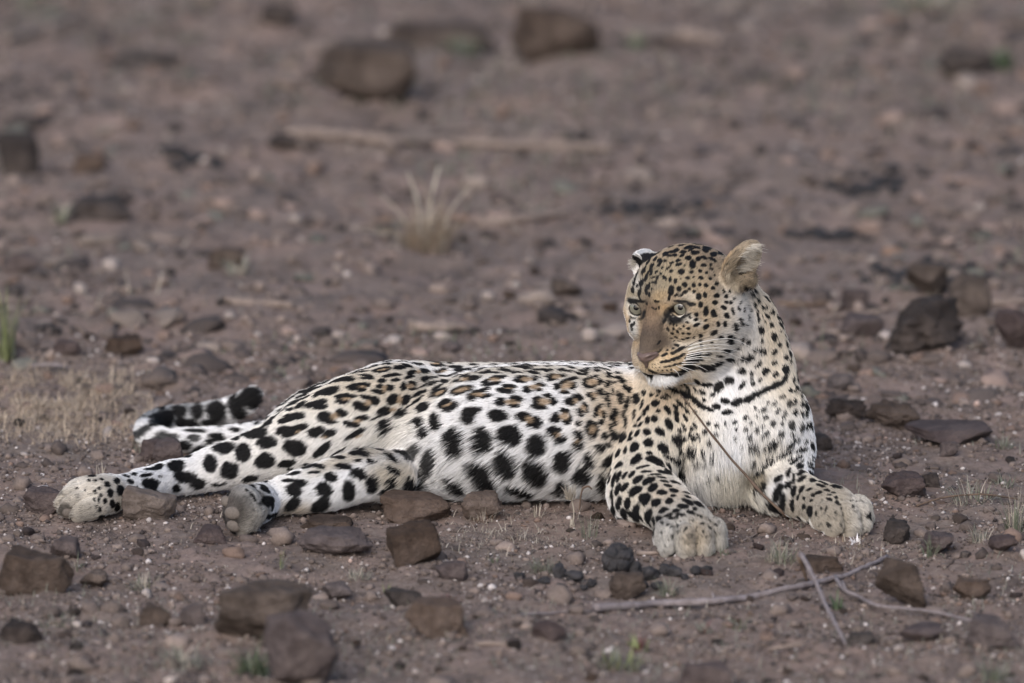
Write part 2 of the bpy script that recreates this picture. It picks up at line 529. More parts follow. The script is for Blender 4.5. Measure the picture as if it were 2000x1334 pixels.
# surveyed markings, tile by tile: (tile origin x, y, tile scale) then x y rx ry angle
TILES = [
((1200, 450, 6.667), '''800 262 42 22 -20,960 225 60 22 -15,1090 185 70 20 0,870 195 50 14 -10,1215 205 65 18 8,1360 215 45 16 20,1375 267 40 20 8,1290 312 46 32 0,1180 265 40 25 20,1055 290 55 26 0,1000 250 45 16 -25,895 282 40 20 -10,785 325 30 24 0,715 335 38 16 -15,665 300 40 16 -20,880 330 40 16 -30,960 362 40 30 -10,1090 375 32 32 20,1165 360 45 22 20,1275 380 55 20 30,830 395 36 18 -15,745 425 38 18 -25,660 400 30 20 -15,585 390 35 20 -30,838 445 45 20 -15,918 453 16 14 0,1018 440 40 52 10,1162 452 42 28 0,1250 452 24 20 0,1258 502 28 18 10,700 490 50 14 -40,575 462 28 16 -40,490 450 40 14 -40,470 530 45 14 -40,550 540 28 18 -40,625 490 20 14 -30,740 535 24 20 0,868 540 42 40 0,1005 545 30 24 0,1115 530 26 24 20,1200 552 20 20 20,950 620 34 20 0,1030 610 14 12 0,1127 622 34 22 10,1245 630 26 18 10,1300 590 16 20 0,600 560 20 24 -30,650 610 24 30 -40,500 615 40 12 -20,410 640 26 16 -50,350 660 30 14 -50,500 680 28 16 20,540 680 16 24 0,670 640 16 18 0,728 640 20 38 10,795 660 24 34 5,855 635 10 10 0,912 707 36 30 20,1030 718 28 32 0,1108 712 24 24 10,1190 715 32 28 0,1328 695 26 24 20,1285 750 24 24 0,740 785 38 70 8,712 880 18 38 10,842 760 30 34 0,975 765 24 16 20,1035 795 24 24 0,920 802 34 22 -20,805 838 36 18 -30,865 845 34 14 -20,1095 860 34 48 0,1180 840 28 38 0,1330 848 40 32 0,1420 785 18 30 -10,1455 860 24 28 10,1505 790 14 26 -10,1552 892 14 22 0,1310 938 38 30 0,1452 938 26 20 10,1512 938 20 24 0,1640 945 12 28 5,1118 968 32 40 0,1200 938 10 10 0,1022 962 44 24 10,1188 1050 36 62 8,1420 1005 42 26 25,1540 1055 20 50 -12,1290 1080 36 50 5,1320 1110 16 18 0,1465 1110 46 36 40,1620 1020 16 34 -20,1690 1030 12 40 0,1740 985 6 30 0,1770 1040 8 30 0,1748 1135 10 34 0,1815 965 20 36 -15,1865 910 20 36 -25,1800 830 20 40 -30,1765 850 10 40 -10,1830 790 16 46 -25,1855 1070 18 40 0,1920 1000 14 36 -35,1920 1108 12 12 0,1980 1105 36 22 25,1870 1155 14 36 0,1950 1185 14 14 0,1065 1095 28 28 0,985 1130 16 20 0,1060 1160 28 20 -20,1185 1172 22 16 -20,950 1198 30 16 10,1070 1228 46 20 -25,900 1245 18 20 20,960 1275 30 18 5,1190 1252 44 28 -35,1350 1220 28 36 0,1435 1220 32 36 0,1290 1320 44 22 -20,1575 1270 32 60 -10,1645 1195 26 60 -20,1720 1235 10 28 0,1900 1285 34 48 -15,770 1228 14 16 0,810 1240 12 14 0,728 1222 10 14 0,770 1280 18 18 0,855 1275 20 16 30,700 1290 16 30 -20,820 1310 18 16 30,425 745 18 40 10,455 835 16 36 10,425 810 14 30 0,490 760 14 18 0,330 800 22 50 20,300 720 40 14 -50,540 925 28 16 20,575 930 14 14 0,500 1010 24 10 30,540 1025 20 10 0,580 1005 12 20 0,425 950 14 20 0,340 900 12 26 -20,380 930 30 8 -40,440 345 170 46 -15,248 340 20 110 5,225 1240 20 30 0,255 1215 16 30 10,200 1180 14 22 0,235 1290 14 20 0'''),
((1000, 400, 1), '''252 118 3 8 20,258 128 3 9 25,246 134 3 9 10,266 112 3 8 30,274 120 3 7 35,262 142 3 8 20,240 150 2.5 8 10,254 154 3 8 20,272 134 2.5 6 30,280 106 3 6 35,290 112 3 5 30,236 166 3 7 0,248 172 2.5 7 0,268 158 2.5 7 10,284 142 2.5 6 20,262 170 2.5 6 -10,300 98 6 3 -20,312 92 6 3 -15,302 208 4 9 35 .8,297 222 4 10 15 .6,292 236 4 9 5 .45'''),
((1200, 600, 6.667), '''825 320 22 16 30,755 340 26 14 20,895 340 22 14 30,965 342 30 14 5,805 392 30 14 20,740 402 18 12 10,955 398 28 14 0,1030 392 16 18 0,1120 368 28 26 0,1280 338 48 30 -25,1375 395 36 30 -10,1510 425 48 62 0,780 438 14 12 0,840 440 20 10 0,890 415 28 10 10,810 495 38 18 10,765 537 20 12 -15,690 560 18 12 -20,580 460 12 40 35,645 622 50 18 -20,760 600 30 22 -10,850 550 80 22 -28,620 715 30 18 -10,690 700 50 20 -8,790 672 70 22 -12,880 628 60 18 -30,660 775 28 12 0,720 765 30 12 -8,800 745 50 14 -12,870 728 40 14 -15,590 778 12 10 0,565 738 10 9 0,525 745 9 8 0,498 745 8 8 0,495 780 8 8 0,540 782 9 9 0,570 820 8 8 0,625 822 10 9 0,685 820 14 10 0,740 812 14 14 0,745 848 16 12 0,1030 640 110 42 -15,1040 690 100 40 -10,960 780 110 46 0,900 825 90 30 -5,1190 790 110 42 5,1350 735 80 24 -15,1500 690 70 26 10,1715 665 95 44 -8,1120 440 20 18 0,1130 500 14 20 0,1270 465 18 14 0,1215 610 45 20 -15,1365 638 42 14 0,1460 570 55 26 -5,1605 540 20 14 -20,1665 430 14 50 5,1735 455 30 38 15,1845 560 40 24 0,1930 578 40 36 -30,1915 440 14 38 8,1650 835 60 42 0,1870 745 62 24 -45,1965 830 44 36 -35,1780 865 24 34 20,1790 940 24 18 -20,1800 995 34 22 -35,1890 950 34 20 -40,1670 1005 66 30 -50,1490 955 72 50 -5,1360 1030 66 60 -35,1210 1010 80 34 10,1070 965 50 22 35,1340 1075 50 30 0,775 1090 80 22 28,940 1150 110 44 28,1080 1260 110 26 38,1220 1315 50 22 10,960 1065 50 20 50,900 990 40 14 50,870 1030 22 10 45,1065 1080 40 18 50,1150 1110 50 24 25,1280 1140 34 20 10,1175 1208 26 18 40,1450 1220 60 36 15,1590 1235 72 46 -20,1325 1290 60 36 0,655 1190 40 16 15,580 1095 26 22 0,480 1140 30 24 0,540 1250 46 42 0,690 1150 60 14 25,860 1270 70 18 45,930 1260 30 18 40,795 1300 36 20 45,280 1190 50 60 0,180 1080 24 40 10,130 1040 30 24 0,170 1260 26 60 10,90 1200 30 50 5'''),
((1400, 560, 8.333), '''605 295 24 46 -12,665 220 26 40 -20,740 345 26 46 -30,655 415 24 46 0,672 525 20 44 3,775 565 18 22 0,820 480 52 24 40,860 420 24 18 30,740 475 10 20 0,890 620 32 44 -25,720 700 44 70 -25,750 705 20 30 20,730 890 20 50 12,930 810 48 72 -10,1018 935 38 36 0,930 1065 56 34 -35,750 1055 52 46 -25,640 1035 56 32 0,1185 1080 28 60 0,1125 1140 36 36 0,1190 1200 18 40 0,935 1240 48 34 -30,990 500 26 56 -38,1040 615 26 60 -35,1105 760 16 24 0,1180 870 22 60 -10,1025 715 14 16 0,790 320 16 40 -35'''),
((1300, 700, 6.667), '''1090 520 80 44 -35,1200 460 80 38 -15,1320 405 90 40 -30,1440 345 90 38 -22,1540 270 70 36 -55,1560 140 40 64 -5,1410 60 40 28 -30,1310 165 55 32 -35,1425 205 42 26 -35,1120 275 24 18 0,1115 205 24 30 20,780 555 60 42 20,925 570 74 46 -20,660 625 56 36 10,585 670 55 24 10,470 610 100 24 40,380 530 60 24 38,270 470 100 46 28,110 410 80 22 30,612 475 36 22 0,505 545 26 20 30,800 700 70 30 -8,1165 645 24 20 0 .9,1265 675 56 20 -28 .9,1335 580 24 20 -20 .9,1410 590 50 18 -35 .9,1510 500 40 20 -40 .9,1460 685 48 24 -40 .9,1540 730 22 55 20 .9,1600 580 40 44 20 .9,1680 700 34 40 0,1045 775 42 24 -25 .95,1300 765 44 18 -25 .9,1175 760 20 14 0 .95,1120 835 35 18 0 .95,1395 845 46 34 -20 .95,1265 885 30 16 -40 .95,1180 935 34 20 -40 .95,1515 855 24 34 10 .95,1635 870 38 60 0 .95,1765 890 32 64 5 .95,1835 880 24 44 0,1045 930 34 30 -10 .95,920 930 22 22 0 .95,900 830 36 26 -15 .95,780 855 24 24 0 .95,670 875 34 24 0 .95,560 845 30 24 0 .95,515 960 34 34 0 .9,660 1000 34 26 0 .9,750 1020 10 16 0 .5,905 1040 28 28 -20 .95,1090 1030 44 26 -40 .95,1305 985 70 28 -30 .95,1505 985 52 42 -15 .9,1645 990 30 22 0 .95,990 1160 30 24 -20 .95,1140 1165 75 40 -38 .9,1190 1220 40 14 -40 .95,1390 1135 110 40 -30,1660 1090 110 30 -33,1540 1240 110 28 -30,1360 1280 50 18 -40,1770 1180 80 20 -15,1735 1290 60 18 -35,1820 1080 30 30 0,1660 280 20 50 0,1695 240 14 40 0,1740 330 20 34 0,1690 415 22 44 5,1615 415 28 24 -30,1755 470 20 60 0,1675 550 20 44 10,1770 590 18 40 0,1825 710 20 50 0,1770 730 20 50 0,280 590 44 24 40,190 590 90 20 42,280 690 60 20 48,125 630 44 22 35,135 715 40 24 35,150 795 28 40 -25,260 780 56 24 55,385 700 40 18 50,385 880 50 18 55,245 900 58 28 50,180 940 40 24 30,345 925 22 26 0,45 855 80 42 65,355 1035 62 30 48,435 1030 60 16 60,155 1060 80 58 25,20 670 30 60 -25,560 1115 30 40 0 .95,345 1220 75 48 55,200 1230 66 34 50,490 1240 66 22 65,620 1280 14 60 5 .9,590 1300 16 40 0 .7'''),
((1180, 740, 7.988), '''800 385 60 52 -20,845 500 42 32 15,990 490 78 38 55,1110 440 54 26 50,1125 535 48 30 50,1135 630 52 30 60,785 625 52 56 0,680 650 44 62 12,665 825 62 54 0,870 825 90 56 50,685 995 74 64 0,925 1090 96 68 55,700 1155 48 26 0,470 1070 60 90 20,520 845 64 30 -55,420 860 52 22 -60,405 940 44 30 -40,560 720 60 22 -50,490 725 34 24 -45,550 630 60 20 -50,335 1115 28 60 15,680 450 30 44 15,630 520 26 54 20,500 1260 110 58 -45,800 1285 140 48 25,1100 1270 150 42 28,930 300 50 24 10,850 195 34 36 0,830 265 24 18 0,740 250 40 30 -30,620 220 30 60 0,480 300 45 75 0,475 565 24 80 0,590 400 24 60 15'''),
((1180, 900, 6.67), '''500 80 80 18 -12,550 140 75 18 -3,360 175 60 28 -40,450 240 75 40 -35,580 262 85 40 -25,660 180 85 12 0,745 218 60 14 8,790 268 60 14 12,825 322 56 16 10,270 185 60 22 -50,190 200 24 80 20,175 375 35 80 18,268 345 72 36 -50,400 392 90 48 -32,530 492 80 72 -35,632 350 70 46 -30,755 415 66 32 0,910 390 60 26 12,905 452 34 18 0,680 545 70 48 -25,848 528 54 42 -20,190 550 36 95 10,302 555 42 72 5,415 690 52 112 0,255 690 42 80 -18,85 675 40 60 -15,580 710 50 88 15,770 640 60 34 -25,712 755 40 42 10,1085 530 80 26 28,1025 590 70 34 8,1085 470 40 14 20,940 650 56 24 -8,840 705 60 20 -22,1000 702 65 22 5,1130 672 58 26 15,900 742 60 20 -10,1180 630 30 30 30,1245 718 40 18 25,110 540 14 90 0,95 430 16 60 10,825 135 44 60 -15,990 230 36 110 0,1210 320 40 30 0 .5,1180 410 50 30 0 .5,1360 237 34 20 0 .95,1475 190 44 16 10 .95,1620 245 50 16 0 .4,870 860 26 12 -35 .9,960 850 18 24 0 .9,1060 890 34 14 -50 .9,1275 820 34 14 0 .95,1380 780 24 14 30 .95,1460 835 24 14 25 .9,1290 915 18 20 0 .9,1330 985 16 16 0 .95,1120 975 34 40 0 .4,1075 1065 30 20 0 .4,880 980 16 20 0 .95,830 830 30 12 -30 .9,760 810 20 20 0 .9,1000 790 20 12 0 .95,1140 770 40 12 -10 .95,1370 870 30 14 50 .9,1440 920 30 12 60 .95,840 1030 10 16 0 .95,750 930 14 18 0 .95,1200 900 14 30 0 .5,960 930 14 26 0 .5'''),
((1420, 860, 6.667), '''970 120 80 26 -15,750 180 110 30 -28,540 230 60 20 -45,530 320 90 36 -30,410 440 70 46 -20,340 320 30 50 30 .9,890 260 90 24 -45,820 250 40 16 -40,940 300 70 16 -45,950 350 50 26 -30,965 420 56 28 -25,975 495 64 30 -28,1085 300 50 14 5,1110 350 60 22 12,1120 430 64 28 15,1115 525 50 24 5,805 410 28 64 15,865 490 18 60 5,660 500 66 34 -35,795 580 56 34 -40,660 680 52 115 22,725 790 36 95 0,865 660 36 70 8,850 850 28 86 -2,475 610 34 70 15,388 700 24 90 0,580 840 40 100 -40,475 860 20 50 -5,700 880 36 60 -35,970 640 28 56 25,925 740 20 40 15,1070 640 45 16 -20,1190 680 45 22 -20,1120 715 28 26 0,1005 755 22 28 20,1095 780 30 16 -30,1000 860 26 32 -20,1300 650 50 16 8,1220 590 60 16 15,1250 540 70 16 30,1335 770 40 22 20,1420 740 22 18 0,1430 810 30 30 40,1380 680 40 12 5,1330 710 40 12 0,1230 890 20 24 0 .9,1290 890 16 40 20 .95,1160 950 16 30 0 .95,1330 1100 30 30 0 .95,1480 1110 14 24 0 .9,1640 860 16 30 -20 .9,1685 800 12 12 0 .95,1620 790 30 10 0 .95,1470 835 20 14 0 .95,1490 890 12 20 0 .9,1415 945 14 16 0 .9,1500 960 14 30 0 .95,1130 215 44 12 25,1150 260 60 12 20'''),
((1000, 690, 6.667), '''120 180 100 16 0,200 205 60 12 0,300 175 60 12 0,490 178 60 12 0,690 178 90 12 0,980 170 50 16 0,1090 165 40 14 0,1240 155 70 16 -5,1360 178 60 14 0,1470 130 80 12 0,420 225 130 14 0,480 240 60 14 -8,660 230 60 18 5,760 245 50 16 0,800 200 50 14 0,960 230 70 18 -12,1090 205 110 14 -4,1120 242 60 18 0,60 258 70 14 0,280 260 100 18 8,880 275 60 16 8,960 280 40 16 0,1260 270 45 20 0,1390 262 44 18 0,1270 312 40 16 0,1390 320 50 20 0,130 315 80 22 0,300 335 50 30 -12,110 365 80 22 8,t 200 345 60 22 0,530 300 80 28 -10,490 330 40 40 0,540 350 60 20 0,660 300 56 20 0,t 580 312 45 24 0,380 415 72 26 8,195 450 50 26 -10,205 495 66 26 0,360 482 52 22 0,t 300 447 55 30 0,740 355 130 26 -18,590 440 60 36 -40,680 510 70 28 0,800 430 40 60 30,t 715 430 75 38 -30,1050 320 100 20 -15,955 395 34 60 0,1010 440 70 24 0,1140 365 46 30 20,1100 420 50 20 -30,t 1050 382 55 34 0,1250 410 36 44 0,1330 385 30 16 0 .9,1440 370 44 24 0,1465 440 34 36 0,1525 475 28 40 0,1310 500 24 50 10,1235 560 30 60 20,1260 660 24 50 0,1375 530 24 40 0,1425 590 30 70 12,1500 650 28 90 12,65 600 90 40 5,40 685 60 26 0,t 40 645 60 18 0,325 610 66 44 -15,470 560 54 30 15,530 620 60 52 40,360 695 105 38 8,t 420 632 60 42 0,760 635 70 50 10,860 575 62 46 5,t 830 625 28 26 0,1015 545 44 38 0,1155 510 46 46 0,1060 600 36 26 0,t 1085 550 30 30 0,960 700 36 66 -25,890 770 34 66 -25,t 928 722 16 50 -25,975 765 20 18 0,685 750 66 34 10,570 840 60 64 20,720 880 60 44 -20,760 830 24 40 0,t 680 820 50 44 0,875 915 34 36 0,1100 770 34 70 18,1150 690 30 34 0,1200 800 30 50 -10,t 1152 770 24 50 0,1345 770 40 56 -10,1310 830 34 50 0,1345 905 36 44 -20,t 1365 850 16 36 0,1160 895 40 36 0,1040 990 80 105 -10,t 1048 990 38 48 0,1040 900 28 30 0,1475 870 26 105 -10,1290 980 30 60 -10,1330 1080 50 66 -20,1215 1075 38 48 0,1260 1190 56 30 35,1155 1230 66 54 25,155 820 100 60 5,300 900 95 70 0,t 225 862 34 44 -40,545 1020 80 66 10,635 1110 72 60 -5,t 605 1055 22 40 -40,870 1060 90 44 45,865 1190 75 60 20,t 850 1125 40 16 40,330 1200 130 125 0,30 1080 90 130 0,690 1310 85 50 0,1000 1320 50 40 0,30 130 70 10 0,200 122 70 9 0,380 148 80 9 0,600 150 70 9 0,820 140 70 9 0,900 150 50 9 0,1150 135 60 8 0'''),
((980, 840, 7.692), '''915 470 125 140 10,1320 450 70 105 -30,1640 460 130 80 -20,1215 670 115 130 -20,520 630 150 220 -35,90 510 130 190 -25,925 830 100 80 35,1530 780 66 140 -8,270 880 200 60 18,1400 1020 190 50 32,880 930 120 24 20,440 930 80 40 20,1680 750 26 120 15,1640 1230 40 80 -10'''),
((740, 690, 6.667), '''500 150 85 24 0,290 190 85 26 0,745 130 110 18 8,760 165 90 22 0,t 745 148 50 8 0,320 122 100 12 -3,90 145 90 12 -5,70 195 80 16 -8,60 240 70 14 -6,600 235 70 34 10,430 255 70 28 -12,400 310 60 22 -10,t 515 250 30 20 0,160 290 115 22 -8,210 350 66 22 -5,35 358 60 26 0,800 245 90 26 -12,t 820 252 60 7 -10,620 340 70 34 -12,710 325 70 14 -8,145 445 55 40 0,30 505 45 28 0,10 430 50 24 0,t 75 460 26 40 0,325 430 42 50 0,440 395 60 32 15,430 465 52 24 0,t 405 430 40 26 0,190 600 90 60 -25,345 605 80 50 -45,t 270 610 28 46 0,80 750 80 50 -20,270 735 40 20 -30,t 190 730 40 24 0,280 790 85 40 -20,440 660 140 13 -30,520 590 110 13 -35,540 520 110 28 -25,640 400 130 13 -22,740 390 110 14 -20,790 435 110 20 -25,960 290 180 12 -15,1060 300 80 13 -10,1010 185 100 18 0,1200 205 120 10 -8,1200 230 100 10 0,790 515 120 42 -28,t 800 520 60 15 -25,1090 480 150 52 -15,t 1090 480 80 22 -15,1230 320 110 24 -5,1200 350 80 24 0,1030 365 60 26 0,t 1130 345 40 18 0,1310 260 70 12 -6,1500 200 130 16 -5,1520 262 70 11 0,1660 232 90 16 3,1700 150 90 12 0,1830 185 80 20 0,1900 195 80 12 0,1810 258 70 11 0,1560 315 120 24 -8,1400 380 60 28 -20,1480 400 120 26 -10,t 1515 350 70 18 0,1310 500 140 32 -15,1220 580 60 42 -30,1380 560 90 28 -5,t 1310 540 70 20 0,1700 435 90 26 5,1640 490 105 34 5,t 1690 462 40 8 0,1590 635 70 54 0,1790 590 95 36 10,1770 680 66 28 0,t 1710 635 60 26 0,1850 315 80 20 0,1840 365 80 20 5,870 650 95 46 -25,950 700 105 52 -25,t 915 670 60 13 -25,580 700 105 56 -20,510 900 80 66 0,580 1035 46 66 0,735 890 66 110 -15,90 950 95 100 -20,1160 820 85 110 10,1230 750 110 46 -15,1545 810 130 78 5,1890 820 100 60 0,990 1160 125 175 -22,1350 1140 125 165 -20,1700 1070 140 115 10'''),
((720, 820, 6.667), '''530 470 90 80 0 .9,780 570 85 160 8 .95,1510 740 240 110 48,1780 570 170 115 55,1150 860 160 56 30,680 790 90 50 40 .9,290 490 100 38 35,320 660 100 38 30,530 840 58 98 -3,295 810 58 58 0,50 840 80 108 0,400 930 140 30 -5,215 910 70 26 -20'''),
((500, 690, 6.667), '''800 365 150 24 -17,1080 350 180 28 -12,1120 265 110 10 -10,1330 255 140 12 -8,1450 185 110 10 -15,1430 290 100 16 5,1455 330 90 16 3,1630 220 120 32 -8,t 1655 218 60 9 -8,1700 150 80 9 0,1920 120 70 10 0,1350 425 150 34 -6,1260 450 60 34 0,1375 475 60 26 0,t 1385 438 45 14 0,720 490 160 40 -14,620 555 90 20 -20,955 490 150 46 -12,560 630 170 38 -22,450 730 60 20 -15,780 660 155 40 -18,830 695 100 42 -10,1145 560 135 36 -3,1130 630 90 30 0,t 1185 593 65 14 0,1590 500 90 30 10,1610 440 50 26 0,1750 450 50 40 0,1470 580 105 34 12,1550 620 60 54 20,1370 690 110 54 18,t 1460 645 40 32 0,400 640 130 16 -38,240 830 130 22 -42,480 540 110 16 -38,470 820 110 38 -15,570 820 90 42 -15,390 870 100 34 -12,900 820 100 64 0,960 880 95 34 8,1115 775 76 44 5,t 1030 815 50 34 0,1380 840 100 32 -5,1250 920 100 40 8,t 1330 880 50 18 0,1660 745 95 42 -20,400 1015 130 74 0,590 960 85 44 -15,t 555 1020 26 16 0,790 1020 120 60 -15,960 1040 95 48 -25,t 880 1090 40 14 0,1300 1040 155 32 -28,t 1330 1078 60 13 -20,60 1010 75 40 -15,140 1160 130 70 0,515 1225 150 100 8,870 1250 150 46 -42,1560 840 80 12 -20,1060 1280 120 14 -28'''),
((400, 820, 4.762), '''460 125 115 38 -15,175 255 105 46 -8,360 300 70 78 0,50 400 62 82 0,235 465 85 70 0,565 380 90 66 -15,770 400 80 32 -15,425 540 70 28 -12,130 590 70 16 -5,1440 310 100 20 8,1300 435 85 26 5,1430 500 80 46 15,1240 350 56 14 0,1040 425 70 20 5,1020 490 56 14 -5,1175 535 60 42 10,890 590 70 34 5,775 565 55 17 -5,830 655 80 48 15,820 785 85 48 -35,1110 645 72 64 20,1085 800 90 58 -30,1345 665 60 88 -5,580 755 60 48 0,560 650 55 20 25,425 615 46 24 15,450 715 14 50 -35,390 655 22 12 20,620 885 80 20 -5,1540 385 45 20 15,1430 380 35 13 0,1480 265 90 20 0,830 500 60 15 -15'''),
((90, 860, 4.762), '''1390 105 90 22 -20,1210 235 80 52 -10,1285 340 90 50 10,1425 405 66 46 0,1215 445 42 34 -20,970 405 75 48 0,980 480 60 30 -10,935 325 56 15 -10,1030 255 60 22 -20,785 535 42 42 -20,695 465 40 44 -20,598 490 28 36 0,655 380 30 26 10,568 410 28 24 20,790 385 34 24 15,820 315 26 14 0,665 620 24 40 15,618 590 24 34 0,548 560 18 26 -20,510 510 14 20 0,455 475 16 24 -20,495 445 14 14 0,490 555 12 24 0,450 550 12 20 0,505 635 14 24 0,465 615 8 16 0,520 365 24 10 10,460 375 16 10 0,405 375 20 10 30,290 445 18 8 10,365 465 10 16 0,745 335 34 10 15,845 450 14 24 0,1060 335 24 14 0 .7'''),
((240, 740, 5.556), '''430 630 75 60 0 .9,555 630 50 36 0 .9,770 635 68 36 0 .9,660 730 80 55 0,1030 630 80 40 0,945 680 50 24 0,790 565 100 18 0,1230 555 60 24 0,240 545 110 40 -25 .95,370 730 50 70 0,470 430 70 80 0,400 400 140 40 -15,380 480 80 46 0,600 340 85 50 10,630 480 70 56 0,740 480 70 40 0,800 350 66 70 0,1010 350 105 110 -10,920 470 90 30 0,1230 320 76 130 -20,1380 200 108 105 0'''),
]
BLACK = np.array((.010, .0095, .0105))
TAN = np.array((.50, .37, .25))
# broad colour areas: px py rx ry angle softness colour
CREAM, GOLD, BROWN, DUSTY, WHITE, GREYB = (.76, .69, .59), (.44, .33, .222), (.17, .125, .09), (.47, .445, .41), (.86, .86, .87), (.60, .55, .48)
AREAS = [
 (640, 800, 180, 80, -15, .6, (0.800, 0.755, 0.680)), (640, 800, 1, 1, 0, .5, (0.758, 0.695, 0.593)), (560, 880, 130, 50, -12, .6, (.86, .84, .82)), (760, 740, 130, 40, 0, .5, (0.672, 0.601, 0.507)),
 (1000, 722, 260, 22, 0, .6, (0.620, 0.581, 0.526)), (1200, 790, 60, 80, 0, .7, (.70, .61, .50)), (1225, 830, 26, 80, 5, .7, (.64, .52, .40)),
 (1300, 800, 75, 80, 0, .5, (0.705, 0.611, 0.486)), (1310, 782, 40, 34, 0, .7, (.64, .52, .39)), (1290, 880, 80, 60, 0, .6, (0.779, 0.716, 0.614)), (1250, 950, 70, 70, 0, .5, (0.719, 0.664, 0.578)), (1310, 970, 60, 40, 20, .6, (0.649, 0.571, 0.476)),
 (1510, 660, 50, 140, -8, .5, (0.682, 0.598, 0.484)), (1500, 800, 60, 50, 0, .6, (.84, .81, .77)), (1540, 740, 40, 60, 0, .6, (0.774, 0.696, 0.586)), (1590, 950, 50, 50, 30, .5, (0.637, 0.590, 0.511)),
 (1350, 545, 125, 95, 0, .35, (0.540, 0.410, 0.276)), (1380, 620, 80, 70, 0, .5, (0.577, 0.439, 0.301)), (1440, 620, 40, 80, 0, .5, (0.666, 0.589, 0.490)), (1460, 640, 26, 70, 0, .6, (0.662, 0.639, 0.617)),
 (1300, 540, 70, 60, 0, .5, (0.453, 0.369, 0.255)), (1255, 560, 40, 60, 0, .5, (0.329, 0.283, 0.207)),
 (1410, 680, 60, 40, 0, .5, (0.622, 0.590, 0.553)), (1330, 660, 60, 40, 0, .5, (0.545, 0.438, 0.315)), (1360, 690, 50, 26, 0, .5, (0.576, 0.522, 0.447)),
 (1268, 636, 30, 58, 8, .65, (.165, .118, .085)), (1258, 668, 30, 26, 0, .6, (0.088, 0.068, 0.056)), (1283, 672, 22, 22, 0, .6, (0.125, 0.094, 0.072)), (1275, 610, 14, 20, 10, .6, (0.250, 0.180, 0.125)),
 (1298, 594, 10, 18, 20, .6, (0.553, 0.401, 0.248)), (1290, 580, 16, 14, 0, .6, (0.449, 0.343, 0.220)),
 (1302, 708, 46, 22, -8, .5, (0.585, 0.443, 0.286)), (1296, 718, 34, 15, 0, .6, (0.652, 0.526, 0.369)), (1245, 716, 1, 1, 0, .6, (0.772, 0.740, 0.693)), (1252, 726, 1, 1, 0, .6, (0.700, 0.680, 0.640)),
 (1292, 742, 40, 14, 0, .4, WHITE), (1240, 615, 16, 7, 20, .5, (0.710, 0.678, 0.622)), (1236, 640, 9, 22, 0, .6, (0.522, 0.514, 0.499)), (1330, 620, 26, 7, -12, .5, (0.711, 0.665, 0.589)), (1318, 580, 26, 8, -25, .5, (0.499, 0.399, 0.293)), (1236, 588, 16, 8, -10, .6, (0.561, 0.523, 0.461)), (1345, 578, 20, 9, 8, .5, (0.607, 0.531, 0.425)),
 (1434, 515, 26, 46, 30, .6, (.36, .295, .22)), (1468, 496, 20, 34, 10, .6, (0.564, 0.496, 0.399)), (1462, 466, 26, 8, -10, .6, (.38, .31, .23)), (1470, 545, 20, 24, 0, .6, (0.344, 0.275, 0.199)),
 (1256, 492, 26, 8, -12, .5, (0.529, 0.545, 0.568)), (1246, 540, 14, 26, 10, .5, (0.582, 0.552, 0.506)), (1262, 530, 16, 18, 0, .6, (0.318, 0.264, 0.180)),
 (1345, 1045, 120, 80, 0, .35, DUSTY), (1290, 1045, 20, 40, 0, .6, (0.540, 0.520, 0.490)), (1290, 1045, 1, 1, 0, .6, (0.658, 0.658, 0.666)), (1360, 1050, 26, 34, 0, .6, (0.464, 0.401, 0.323)), (1640, 1000, 105, 75, 10, .35, (0.428, 0.385, 0.326)), (1690, 1000, 30, 60, 0, .5, (0.540, 0.510, 0.470)), (1510, 905, 50, 40, 0, .5, (0.740, 0.700, 0.640)), (1360, 482, 80, 26, 0, .6, (0.412, 0.315, 0.217)), 
 (160, 978, 75, 75, 0, .35, (0.473, 0.434, 0.387)), (145, 945, 40, 16, 0, .6, (0.648, 0.624, 0.593)), (215, 965, 50, 36, 0, .6, (0.681, 0.634, 0.571)), (474, 1010, 55, 55, 0, .4, (0.430, 0.400, 0.365)), (474, 1010, 1, 1, 0, .4, (0.382, 0.355, 0.323)), (465, 960, 40, 20, 0, .6, (0.577, 0.562, 0.546)), (440, 1010, 22, 60, 0, .4, (0.206, 0.186, 0.175)),
 (1440, 955, 60, 30, 0, .6, (0.700, 0.660, 0.580)), (1480, 940, 22, 20, 0, .5, (0.301, 0.262, 0.199)), (770, 930, 50, 30, 0, .6, (0.695, 0.632, 0.538)), (560, 1000, 70, 14, 0, .6, (0.608, 0.530, 0.452)), (690, 890, 90, 14, -20, .5, (0.575, 0.528, 0.465)),
 (330, 800, 90, 24, -10, .6, (0.343, 0.351, 0.366)),
]
# face marks that are not coat spots: lid rims, tear line, lip line, nostril wings
FACE = '''1330 588.5 17 2.8 3,1346 594 7 3 40,1311 606 8 4.5 -50,1304 616 8 4 -55,1298 626 6 3.4 -60,1338 618 15 2.4 -28,1318 618 10 2.4 35,1350 594 7 3.5 8,1331 601 19 16.5 0,1247 588 15 3.4 4,1236 602 3 13 -12,1247 616 12 2.4 15,1258 612 3 8 10,1246 602 11 14 0,1256 620 3 6 40 .9,1275 726 12 2.6 25,1300 731.5 20 2.2 4,1325 732 12 2.6 -6,1262 713 2.2 7 0,1266 696 4.5 4 -20,1282 690 8 2.4 -40,1290 684 6 2 -50'''

